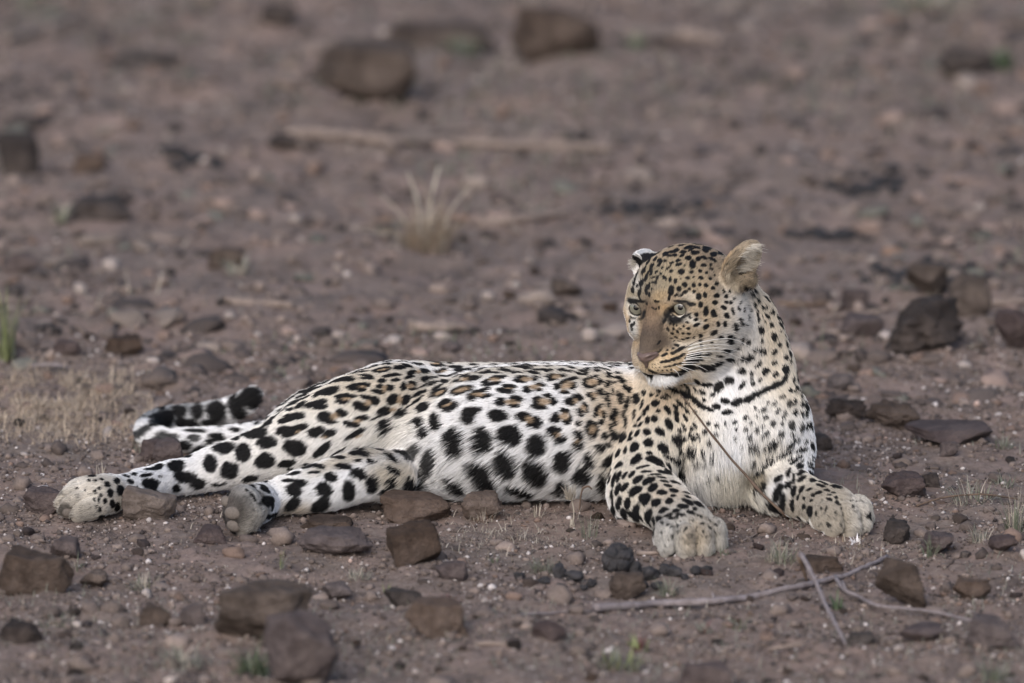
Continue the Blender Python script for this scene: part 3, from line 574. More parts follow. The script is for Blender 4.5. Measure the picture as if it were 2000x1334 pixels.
class Marks:
    def __init__(s):
        s.c, s.n, s.A, s.B, s.r, s.kind, s.op, s.soft, s.col = [], [], [], [], [], [], [], [], []
    def add(s, px, py, rx, ry, ang, kind, op=1.0, soft=.14, col=None, shift=0.0):
        p, n = hit(px, py)
        if p is None:
            for ox, oy in ((0, 3), (0, 6), (-4, 0), (4, 0), (-6, 6), (0, 9)):
                p, n = hit(px + ox, py + oy)
                if p is not None: break
            else:
                return
        m = pxm(p)
        v = p - CAMP; v /= np.linalg.norm(v)
        ca, sa = math.cos(R(ang)), math.sin(R(ang))
        ax = []
        for (ix, iy), r in (((ca, sa), rx), ((-sa, ca), ry)):
            d = (cR * ix - cU * iy) * r * m
            # slide along the sight line onto the tangent plane, but not further than two and a half times
            k = -(d @ n) / min(v @ n, -.7 if kind == 'area' else -.3)
            ax.append(d + v * k)
        s.put(p, n, ax[0], ax[1], kind, op, soft, col)
    def put(s, p, n, A, B, kind, op, soft, col):
        s.c.append(p); s.n.append(n); s.A.append(A); s.B.append(B)
        s.r.append(max(np.linalg.norm(A), np.linalg.norm(B))); s.kind.append(kind); s.op.append(op); s.soft.append(soft)
        s.col.append(BLACK if col is None else np.asarray(col))

areas, spots = Marks(), Marks()
for px, py, rx, ry, a, so, col in AREAS:
    areas.add(px, py, rx, ry, a, 'area', 1.0, so, col)
tans = []
for (ox, oy, sc), txt in TILES:
    for it in txt.split(','):
        w = it.split()
        tan = w[0] == 't'
        if tan: w = w[1:]
        v = [float(q) for q in w]
        op = v[5] if len(v) > 5 else 1.0
        args = (ox + v[0] / sc, oy + v[1] / sc, v[2] / sc * 1.1, v[3] / sc * 1.12, v[4])
        if tan:
            tans.append(args)
        else:
            spots.add(*args, 'spot', op)
for t in tans:
    spots.add(t[0], t[1], t[2], t[3], t[4], 'tan', .95, .5, TAN)
for it in FACE.split(','):
    v = [float(q) for q in it.split()]
    spots.add(*v[:5], 'face', v[5] if len(v) > 5 else 1.0, .35)
for v in ((449, 1006, 22, 40, 8), (128, 998, 14, 14, 0)):
    spots.add(*v, 'face', .85, .3, (.055, .046, .042))

# faint ticks on the dusty paws
rt = np.random.default_rng(31)
for cx, cy, ax_, ay_, n_ in ((1348, 1036, 58, 30, 34), (1645, 1000, 46, 24, 28), (160, 975, 40, 26, 14), (486, 1000, 24, 36, 16)):
    for _ in range(n_):
        q = rt.uniform(-1, 1, 2)
        spots.add(cx + q[0] * ax_, cy + q[1] * ay_, rt.uniform(2, 4.5), rt.uniform(1.4, 2.6), rt.uniform(0, 180), 'spot', .42)

# the side the photograph does not show carries the same kind of rosettes, scattered evenly
rng = np.random.default_rng(7)
def scatter_hidden():
    face_c = BV[BF].mean(1)
    face_n = BN[BF].mean(1)
    e1 = BV[BF[:, 1]] - BV[BF[:, 0]]; e2 = BV[BF[:, 3]] - BV[BF[:, 0]]
    order = rng.permutation(len(BF))[:9000]
    made = np.zeros((0, 3))
    for i in order:
        p, n = face_c[i], face_n[i]
        if n[2] < -.75 and p[2] < .05: continue
        d = CAMP - p; L = np.linalg.norm(d); d /= L
        if d @ n > .36:
            h = BT.ray_cast(Vector(p + n * .004), Vector(d), L)
            if h[0] is None: continue
        x = p - HEAD0
        head = np.linalg.norm(x - h_f * (-.08)) < .15
        if head and x @ h_f > -.05: continue
        if any(abs(float(e[1].d(p[None])[0])) < .009 for e in EARS): continue
        leg = p[2] < .09 or p[0] < -.35
        rim = d @ n > -.1
        gap = .021 if head else (.027 if leg else (.030 if rim else .042))
        if len(made) and np.min(((made - p) ** 2).sum(1)) < gap * gap: continue
        if np.min(((SPC - p) ** 2).sum(1)) < (gap * (.55 if rim else .75)) ** 2: continue
        made = np.vstack([made, p])
        t = np.cross(n, [0.3, .2, 1.0]); t /= np.linalg.norm(t); b = np.cross(n, t)
        r = gap * rng.uniform(.26, .36)
        spots.put(p, n, t * r * rng.uniform(1, 1.4), b * r, 'spot', 1.0, .14, None)
        if not head and not leg and not rim:
            spots.put(p, n, t * r * .5, b * r * .45, 'tan', .95, .4, TAN)
SPC = np.array(spots.c)
scatter_hidden()

def coat(p, n):
    """colour of the coat at surface points p with normals n"""
    p = np.asarray(p, dtype=np.float64)
    base = np.tile(np.array((.87, .865, .875)), (len(p), 1))
    base *= (1 + .05 * vnoise(p, 60, 3))[:, None]
    # the saddle along the spine is buff, whatever the side it is seen from
    sd = np.clip((n[:, 2] - .45) / .4, 0, 1) * np.clip((p[:, 1] - .07) / .06, 0, 1) * np.clip((.30 - p[:, 0]) / .1, 0, 1) * np.clip((p[:, 0] + .42) / .1, 0, 1) * (p[:, 2] < .32)
    base += (np.array((.62, .565, .49)) - base) * (sd * .8)[:, None]
    cell = .03
    # simple spatial buckets so that every mark only looks at its neighbours
    key = np.floor(p / cell).astype(np.int64)
    code = (key[:, 0] + 4096) * 67108864 + (key[:, 1] + 4096) * 8192 + key[:, 2] + 4096
    order = np.argsort(code, kind='stable'); cs = code[order]
    def near(c, r):
        lo = np.floor((c - r) / cell).astype(int); hi = np.floor((c + r) / cell).astype(int)
        out = []
        for i in range(lo[0], hi[0] + 1):
            for j in range(lo[1], hi[1] + 1):
                c0 = (i + 4096) * 67108864 + (j + 4096) * 8192 + lo[2] + 4096
                a = np.searchsorted(cs, c0, 'left'); b = np.searchsorted(cs, c0 + hi[2] - lo[2], 'right')
                if b > a: out.append(order[a:b])
        return np.concatenate(out) if out else np.zeros(0, dtype=int)
    wob = .16 * vnoise(p, 95, 11) + .12 * vnoise(p, 230, 12)
    for M in (areas, spots):
        for i in range(len(M.c)):
            rr = M.r[i] * (1.5 if M.kind[i] != 'area' else 1.35)
            m = near(M.c[i], rr)
            if not len(m): continue
            d = p[m] - M.c[i]
            keep = (n[m] @ M.n[i] > (.05 if M.kind[i] != 'area' else -.3))
            m = m[keep]; d = d[keep]
            A, B, nn = M.A[i], M.B[i], M.n[i]
            G2 = np.linalg.inv(np.array([[A @ A, A @ B], [A @ B, B @ B]]))
            uv = np.stack([d @ A, d @ B], 1) @ G2
            q = np.sqrt((uv ** 2).sum(1))
            depth = np.abs(d @ nn)
            q = q + np.maximum(depth - rr * .9, 0) / max(rr, 1e-4) * 2
            if M.kind[i] == 'spot':
                q = q + wob[m] * min(1.0, .0045 / max(np.linalg.norm(B), 1e-4) + .55)
            so = M.soft[i]
            w = np.clip((1 + so - q) / (2 * so), 0, 1)
            w = w * w * (3 - 2 * w) * M.op[i]
            base[m] = base[m] * (1 - w[:, None]) + M.col[i] * w[:, None]
    return base

body_col = coat(BV, BN)
# ------------------------------------------------------------------ skin, fur and the small parts of the animal
def coat_material(name, rough, hair=False):
    m, nt, b = new_mat(name)
    an = N(nt, 'ShaderNodeAttribute'); an.attribute_name = 'coat'
    nt.links.new(an.outputs['Color'], b.inputs['Base Color'])
    b.inputs['Roughness'].default_value = rough
    b.inputs['Specular IOR Level'].default_value = .25
    if hair:
        hi = N(nt, 'ShaderNodeHairInfo')
        mp = N(nt, 'ShaderNodeMapRange')
        mp.inputs['To Min'].default_value = .82; mp.inputs['To Max'].default_value = 1.12
        nt.links.new(hi.outputs['Random'], mp.inputs['Value'])
        mx = N(nt, 'ShaderNodeVectorMath', operation='SCALE')
        nt.links.new(an.outputs['Color'], mx.inputs[0]); nt.links.new(mp.outputs['Result'], mx.inputs['Scale'])
        nt.links.new(mx.outputs['Vector'], b.inputs['Base Color'])
    return m
M_SKIN = coat_material('coat_skin', .85)
M_FUR = coat_material('fur_strands', .6, True)

leopard = link(bpy.data.objects.new('leopard', None))
leopard.location = tuple(P(1000, 850, 0) * np.array([1, 1, 0]))
tag(leopard, 'spotted leopard lying on the dirt with its head turned left and hind legs stretched out', 'leopard')
bpy.context.view_layer.update()
LINV = leopard.matrix_world.inverted()
LOFF = np.array(leopard.location)

body = mesh_np('body', BV - LOFF, BF, M_SKIN, leopard)
set_col(body.data, 'coat', body_col)

# hair direction and length: each mark blends a length and a lie into its neighbourhood
group_d = []
for name, prims, k, ko in GROUPS:
    lo = np.min([q.lo for q in prims], 0) - .06; hi = np.max([q.hi for q in prims], 0) + .06
    d = np.full(len(BV), .3)
    m = np.where(((BV > lo) & (BV < hi)).all(1))[0]
    if len(m): d[m] = eval_group(prims, k, BV[m])
    group_d.append(d)
for e in EARS:
    d = np.full(len(BV), .3)
    m = np.where(((BV > e[1].lo - .02) & (BV < e[1].hi + .02)).all(1))[0]
    if len(m): d[m] = np.abs(e[1].d(BV[m])) - .004
    group_d.append(d)
GNAMES = [g[0] for g in GROUPS] + ['ear', 'ear']
GD = np.array(group_d)                                   # groups x verts
GW = np.exp(-np.clip(GD, 0, .2) / .008)
GW /= GW.sum(0) + 1e-9

def chain_dirs(name, pts):
    """unit tangents of the nearest limb segment"""
    segs = []
    for g in GROUPS:
        if g[0] == name:
            for c in g[1]:
                if isinstance(c, Chain): segs += c.segs
    A = np.array([s.a for s in segs]); B = np.array([s.b for s in segs])
    mid = (A + B) / 2
    t = (B - A) / (np.linalg.norm(B - A, axis=1, keepdims=True) + 1e-9)
    out = np.zeros((len(pts), 3))
    for i in range(0, len(pts), 20000):
        d = ((pts[i:i + 20000, None, :] - mid[None]) ** 2).sum(2)
        out[i:i + 20000] = t[np.argmin(d, 1)]
    return out

NOSE_TIP = H(74, 0, -84)
flow = np.zeros_like(BV)
length = np.zeros(len(BV))
LEN = {'torso': .013, 'hind_leg_upper': .010, 'hind_leg_lower': .010, 'chest': .014, 'foreleg_near': .008, 'foreleg_far': .008, 'tail': .014,
       'skull': .006, 'face': .0045, 'ear': .006}
for gi, name in enumerate(GNAMES):
    w = GW[gi]
    m = np.where(w > .002)[0]
    if not len(m): continue
    p = BV[m]
    if name == 'torso':
        low = np.clip((.16 - p[:, 2]) / .14, 0, 1) * np.clip(-BN[m][:, 1] + .1, 0, 1)
        d = np.stack([-np.ones(len(p)), np.zeros(len(p)), -.12 - .9 * low], 1)
    elif name == 'chest':
        d = np.stack([.12 + 0 * p[:, 0], -.25 + 0 * p[:, 0], -np.ones(len(p))], 1)
    elif name in ('skull', 'face'):
        d = p - NOSE_TIP
        d = d / (np.linalg.norm(d, axis=1, keepdims=True) + 1e-9)
    elif name == 'ear':
        e = EARS[0] if gi == len(GNAMES) - 2 else EARS[1]
        d = np.tile(e[5], (len(p), 1)) + cR * (.5 if e[0] > 0 else -.3)
    elif name in ('hind_leg_upper', 'hind_leg_lower', 'foreleg_near', 'foreleg_far', 'tail'):
        d = chain_dirs(name, p) + np.array([0, 0, -.25 if name != 'tail' else 0])
    elif name.startswith('paw_near'):
        d = np.tile(d_near + np.array([0, 0, -.5]), (len(p), 1))
    elif name.startswith('paw_far'):
        d = np.tile(d_far + np.array([0, 0, -.5]), (len(p), 1))
    elif name.startswith('paw_hind'):
        d = np.tile(d_hu, (len(p), 1))
    else:
        d = np.tile(s_n * .6 + np.array([-.2, -.4, -.2]), (len(p), 1))
    flow[m] += d * w[m][:, None]
    L = LEN.get(name, .0075)
    length[m] += L * w[m]
# longer or shorter hair in places: px py rx ry angle length
HAIRLEN = [(1000, 930, 230, 60, 0, .024), (880, 940, 110, 60, 0, .027), (780, 860, 60, 50, 0, .027), (1100, 965, 130, 24, 0, .022), (1420, 900, 110, 80, 0, .018), (1410, 965, 90, 30, 0, .032), (1440, 790, 110, 50, 0, .012),
           (1400, 735, 90, 55, 0, .0085), (1290, 745, 36, 14, 0, .011), (1500, 680, 60, 110, 0, .009), (1450, 690, 60, 60, 0, .010), (1380, 690, 50, 40, 0, .012), (1330, 660, 40, 50, 0, .005), (1268, 650, 30, 60, 0, .0034), (1258, 695, 26, 18, 0, .0012), (1300, 712, 46, 24, 0, .0032), (474, 1005, 45, 60, 0, .009), (448, 1006, 20, 38, 0, .0012), (1330, 602, 22, 19, 0, .0012), (1246, 602, 15, 17, 0, .0012),
           (1440, 545, 34, 34, 0, .013), (1245, 545, 14, 22, 0, .010), (790, 900, 50, 40, 0, .02), (488, 778, 30, 30, 0, .018)]
lens = Marks()
for px, py, rx, ry, a, L in HAIRLEN:
    lens.add(px, py, rx, ry, a, 'area', 1.0, .6, (L, L, L))
for i in range(len(lens.c)):
    d = BV - lens.c[i]
    A, B = lens.A[i], lens.B[i]
    G2 = np.linalg.inv(np.array([[A @ A, A @ B], [A @ B, B @ B]]))
    q = np.sqrt(((np.stack([d @ A, d @ B], 1) @ G2) ** 2).sum(1)) + np.maximum(np.abs(d @ lens.n[i]) - .05, 0) / .03
    w = np.clip((1.5 - q) / 1.0, 0, 1); w = w * w * (3 - 2 * w)
    length = length * (1 - w) + lens.col[i][0] * w
flow -= BN * (flow * BN).sum(1, keepdims=True)
flow /= np.linalg.norm(flow, axis=1, keepdims=True) + 1e-9

def make_fur(n_total, seed=5):
    r = np.random.default_rng(seed)
    q = BV[BF]
    nrm = np.cross(q[:, 2] - q[:, 0], q[:, 3] - q[:, 1])
    area = np.linalg.norm(nrm, axis=1) * .5
    fc, fn = q.mean(1), BN[BF].mean(1)
    fl_ = length[BF].mean(1)
    view = CAMP - fc; view /= np.linalg.norm(view, axis=1, keepdims=True)
    facing = (view * fn).sum(1)
    w = area * np.where(facing > -.25, 1.0, .3)
    w *= np.clip(.010 / np.maximum(fl_, .003), .55, 2.2)
    w[(fc[:, 2] < .006)] = 0
    w /= w.sum()
    f = r.choice(len(BF), n_total, p=w)
    u, v = r.random(n_total), r.random(n_total)
    bl = np.stack([(1 - u) * (1 - v), u * (1 - v), u * v, (1 - u) * v], 1)
    def mix(a): return (a[BF[f]] * (bl[:, :, None] if a.ndim == 2 else bl)).sum(1)
    p, n, d, L = mix(BV), mix(BN), mix(flow), mix(length)
    n /= np.linalg.norm(n, axis=1, keepdims=True)
    # clumps: hairs of a neighbourhood share a lie
    jit = np.stack([vnoise(p, 90, 21), vnoise(p, 90, 22), vnoise(p, 90, 23)], 1) * .24 + r.normal(0, .11, p.shape)
    d = d + jit
    d -= n * (d * n).sum(1, keepdims=True)
    d /= np.linalg.norm(d, axis=1, keepdims=True) + 1e-9
    L = L * r.uniform(.65, 1.15, n_total) * (1 + .25 * vnoise(p, 40, 31))
    lift = np.clip(r.normal(.34, .12, n_total), .12, .8)
    k = np.array([0, .33, .68, 1.0])
    pts = np.zeros((n_total, 4, 3))
    for i, t in enumerate(k):
        up = lift * (t - .42 * t * t)
        pts[:, i] = p + L[:, None] * (d * t * .96) + n * (L * up)[:, None] - np.array([0, 0, 1.0]) * (.10 * L * t * t)[:, None]
    keep = pts[:, :, 2].min(1) > -.004
    col = coat(p + d * (L * .45)[:, None], n)
    # single hairs differ: some darker, most of all where the coat is dusty or tan
    lum = col.mean(1); sat = (col.max(1) - col.min(1)) / (col.max(1) + 1e-6)
    tick = np.clip((.62 - lum) / .2, 0, 1) * (lum > .06)
    dark = r.random(n_total) < (.05 + .20 * tick)
    col = col * np.where(dark, r.uniform(.35, .65, n_total), r.uniform(.86, 1.10, n_total))[:, None]
    return pts[keep], col[keep], L[keep]

def curves_obj(name, pts, col, rad, mat, parent):
    n, k, _ = pts.shape
    cd = bpy.data.hair_curves.new(name)
    cd.add_curves([k] * n)
    cd.attributes['position'].data.foreach_set('vector', np.ascontiguousarray(pts - LOFF, dtype=np.float32).ravel())
    ra = cd.attributes.get('radius') or cd.attributes.new('radius', 'FLOAT', 'POINT')
    ra.data.foreach_set('value', np.ascontiguousarray(rad, dtype=np.float32).ravel())
    ca = cd.attributes.new('coat', 'FLOAT_COLOR', 'CURVE')
    rgba = np.ones((n, 4), dtype=np.float32); rgba[:, :3] = col
    ca.data.foreach_set('color', rgba.ravel())
    cd.materials.append(mat)
    return link(bpy.data.objects.new(name, cd), parent)

pts, col, L = make_fur(FUR_N)
prof = np.array([1.0, .9, .62, .15])
rad = np.clip(.00030 + L * .004, 0, .00042)[:, None] * prof[None]
curves_obj('fur', pts, col, rad, M_FUR, leopard)

# long tufts inside the ears and along the ear rims
def tufts(name, rows, seed=9):
    r = np.random.default_rng(seed)
    P_, C_, L_ = [], [], []
    for x0, y0, x1, y1, n, (dx, dy, dz), L, colr in rows:
        for i in range(n):
            t = r.random()
            p, nn = hit(x0 + (x1 - x0) * t + r.normal(0, 3), y0 + (y1 - y0) * t + r.normal(0, 3))
            if p is None: continue
            d = cR * dx - cU * dy + cB * dz + r.normal(0, .16, 3)
            d /= np.linalg.norm(d)
            LL = L * r.uniform(.5, 1.1)
            s_ = np.array([0, .33, .68, 1.0])
            P_.append(p[None] + d[None] * (s_ * LL)[:, None] - np.array([0, 0, 1.0])[None] * (.22 * LL * s_ ** 2)[:, None])
            C_.append(np.array(colr) * r.uniform(.75, 1.1)); L_.append(LL)
    pts, col, L = np.array(P_), np.array(C_), np.array(L_)
    return curves_obj(name, pts, col, .00036 * np.tile(prof, (len(L), 1)), M_FUR, leopard)
W1, T1_, B1 = (.68, .63, .56), (.36, .30, .22), (.22, .18, .13)
tufts('ear_tuft', [
    (1446, 505, 1470, 480, 240, (.8, -.15, .35), .022, W1), (1440, 528, 1462, 510, 200, (.85, -.25, .35), .024, W1),
    (1424, 540, 1450, 548, 200, (.3, .1, .5), .011, T1_), (1446, 552, 1472, 548, 140, (.5, .15, .4), .010, B1), (1418, 530, 1440, 560, 160, (.0, .5, .4), .012, (.50, .43, .33)),
    (1239, 508, 1241, 524, 90, (-.6, -.35, .3), .013, (.66, .62, .56))])

# whiskers: fine tapering bristles from the whisker pads
def bristle(path, r0, mat, name='whisker'):
    pts = spline([list(q) + [0] for q in path], .004)[:, :3] - LOFF
    V, F = [], []
    n = len(pts)
    for i, p in enumerate(pts):
        t = pts[min(i + 1, n - 1)] - pts[max(i - 1, 0)]; t /= np.linalg.norm(t)
        a = np.cross(t, [0, .3, 1]); a /= np.linalg.norm(a); b = np.cross(t, a)
        r = r0 * (1 - .85 * i / (n - 1))
        for k in range(4):
            an = k * math.pi / 2
            V.append(p + (a * math.cos(an) + b * math.sin(an)) * r)
        if i:
            for k in range(4):
                F.append((4 * (i - 1) + k, 4 * (i - 1) + (k + 1) % 4, 4 * i + (k + 1) % 4, 4 * i + k))
    return mesh_obj(name, V, F, mat, leopard)
M_WHISK, nt, b = new_mat('whisker_white'); b.inputs['Base Color'].default_value = (.85, .83, .80, 1); b.inputs['Roughness'].default_value = .35
M_WHISKD, nt, b = new_mat('whisker_dark'); b.inputs['Base Color'].default_value = (.05, .035, .03, 1)
WH = ['930 520 1150 450 1400 412 1560 420 1700 480 1930 620', '950 560 1150 500 1350 488 1550 500', '960 590 1150 545 1350 530 1560 560 1660 590', '940 620 1150 580 1400 575 1580 640 1760 715',
      '930 650 1100 610 1250 600', '900 690 1100 670 1280 690', '880 720 1060 715 1140 720', '870 750 1050 750 1200 820 1220 835', '800 755 950 800 1120 855', '760 800 830 860 850 930', '820 770 980 850 1010 960',
      '960 545 1100 505 1250 520', '930 670 1150 640 1300 660']
def whisk(txt, r0, mat, drift=.32):
    v = [float(q) for q in txt.split()]
    px = [(1200 + v[i] / 6.667, 600 + v[i + 1] / 6.667) for i in range(0, len(v), 2)]
    p0, n0 = hit(*px[0])
    if p0 is None: return
    path = [p0]
    for x, y in px[1:]:
        dd = P(x, y, p0[1] + abs(x - px[0][0]) * PX * drift)
        h, _ = hit(x, y)
        if h is not None and dd[1] > h[1] - .012: dd = P(x, y, h[1] - .012)
        path.append(dd)
    bristle(path, r0, mat)
for w in WH: whisk(w, .00075, M_WHISK)
whisk('900 540 1100 430 1300 385 1480 375', .0006, M_WHISKD)
for w in ('330 800 230 830 170 900', '320 810 240 860 200 960', '340 820 260 900 235 1000', '330 780 200 770 100 740'): whisk(w, .0005, M_WHISK, -.1)
for w in ('150 520 60 500 -20 480', '900 -330 950 -420 1010 -470'): pass

# eyes
M_IRIS, nt, b = new_mat('iris_green_grey')
tc = N(nt, 'ShaderNodeTexCoord'); ns = N(nt, 'ShaderNodeTexNoise'); ns.inputs['Scale'].default_value = 160
nt.links.new(tc.outputs['Object'], ns.inputs['Vector'])
cr = N(nt, 'ShaderNodeValToRGB'); cr.color_ramp.elements[0].color = (.14, .135, .105, 1); cr.color_ramp.elements[1].color = (.25, .24, .19, 1)
nt.links.new(ns.outputs['Fac'], cr.inputs['Fac']); nt.links.new(cr.outputs['Color'], b.inputs['Base Color'])
b.inputs['Roughness'].default_value = .12; b.inputs['Coat Weight'].default_value = 1.0; b.inputs['Coat Roughness'].default_value = .02
M_PUPIL, nt, b = new_mat('pupil_black'); b.inputs['Base Color'].default_value = (.006, .006, .008, 1); b.inputs['Roughness'].default_value = .06
M_EYERIM, nt, b = new_mat('eye_rim_dark'); b.inputs['Base Color'].default_value = (.03, .025, .02, 1); b.inputs['Roughness'].default_value = .25
def make_eye(sg, c):
    gaze = cB * .93 - cR * .16 - cU * .02 + h_f * .2
    gaze = gaze / np.linalg.norm(gaze)
    bm = bmesh.new(); bmesh.ops.create_uvsphere(bm, u_segments=48, v_segments=32, radius=EYE_R)
    me = bpy.data.meshes.new('eye'); bm.to_mesh(me); bm.free()
    for m in (M_IRIS, M_PUPIL, M_EYERIM): me.materials.append(m)
    for p in me.polygons:
        p.use_smooth = True
        a = math.degrees(math.acos(max(-1, min(1, p.center.normalized().z))))
        p.material_index = 1 if a < 16 else (0 if a < 46 else 2)
    o = link(bpy.data.objects.new('eye', me), leopard)
    o.location = tuple(c - LOFF)
    o.rotation_euler = Vector(gaze).to_track_quat('Z', 'Y').to_euler()
for sg, c in EYES: make_eye(sg, c)

# nose leather with nostrils
def sdf_part(name, prims, k, cuts, ck, mat, vox=.0012):
    lo = np.min([q.lo for q in prims], 0) - .006; hi = np.max([q.hi for q in prims], 0) + .006
    n = [int((hi[i] - lo[i]) / vox) + 2 for i in range(3)]
    g = np.stack(np.meshgrid(*[lo[i] + np.arange(n[i]) * vox for i in range(3)], indexing='ij'), -1)
    D = eval_group(prims, k, g)
    for c in cuts: D = -smin(-D, c.d(g), ck)
    V, F = nets(D.astype(np.float32), lo, vox)
    return mesh_np(name, V - LOFF, F, mat, leopard)
M_NOSE, nt, b = new_mat('nose_leather')
tc = N(nt, 'ShaderNodeTexCoord'); ns = N(nt, 'ShaderNodeTexNoise'); ns.inputs['Scale'].default_value = 400; ns.inputs['Detail'].default_value = 3
nt.links.new(tc.outputs['Object'], ns.inputs['Vector'])
cr = N(nt, 'ShaderNodeValToRGB'); cr.color_ramp.elements[0].color = (.085, .058, .05, 1); cr.color_ramp.elements[1].color = (.175, .122, .108, 1)
nt.links.new(ns.outputs['Fac'], cr.inputs['Fac']); nt.links.new(cr.outputs['Color'], b.inputs['Base Color'])
bp = N(nt, 'ShaderNodeBump'); bp.inputs['Strength'].default_value = .4; bp.inputs['Distance'].default_value = .001
nt.links.new(ns.outputs['Fac'], bp.inputs['Height']); nt.links.new(bp.outputs['Normal'], b.inputs['Normal'])
b.inputs['Roughness'].default_value = .42
sdf_part('nose', [HE(65, 0, -82, 11, 20, 8.5), HC((65, -8, -81), (56, -19, -79), 7.5, 5.5), HC((65, 8, -81), (56, 19, -79), 7.5, 5.5), HC((68, 0, -86), (63, 0, -101), 7, 3)], .005,
         [HC((79, 9.5, -87), (61, 27, -81), 5.6, 5), HC((79, -9.5, -87), (61, -27, -81), 5.6, 5), HC((82, 0, -78), (75, 0, -108), 1.7, 1.7)], .002, M_NOSE)

# bare toe pads of the two hind feet
M_PAD, nt, b = new_mat('paw_pad_grey')
tc = N(nt, 'ShaderNodeTexCoord'); ns = N(nt, 'ShaderNodeTexNoise'); ns.inputs['Scale'].default_value = 300; ns.inputs['Detail'].default_value = 6
nt.links.new(tc.outputs['Object'], ns.inputs['Vector'])
cr = N(nt, 'ShaderNodeValToRGB'); cr.color_ramp.elements[0].color = (.085, .070, .062, 1); cr.color_ramp.elements[1].color = (.185, .158, .140, 1)
nt.links.new(ns.outputs['Fac'], cr.inputs['Fac']); nt.links.new(cr.outputs['Color'], b.inputs['Base Color'])
bp = N(nt, 'ShaderNodeBump'); bp.inputs['Strength'].default_value = .5; bp.inputs['Distance'].default_value = .001
nt.links.new(ns.outputs['Fac'], bp.inputs['Height']); nt.links.new(bp.outputs['Normal'], b.inputs['Normal'])
b.inputs['Roughness'].default_value = .8
def pad(px, py, rx, ry, ang, thick=.55):
    p, n = hit(px, py)
    if p is None: return
    n = n * .5 + cB * .5; n /= np.linalg.norm(n)
    a = cR * math.cos(R(ang)) - cU * math.sin(R(ang)); a -= n * (a @ n); a /= np.linalg.norm(a)
    sdf_part('paw_pad', [Ell(p + n * rx * PX * .12, np.array((rx, ry, min(rx, ry) * thick)) * PX * 1.05, np.array([a, np.cross(n, a), n]))], .002, [], .001, M_PAD, .0014)
for q in ((442, 979, 12, 10, 30), (455, 1002, 16, 12, 5), (457, 1027, 14, 11, 10), (432, 1004, 28, 7, 82), (132, 1000, 10, 10, 40)): pad(*q)
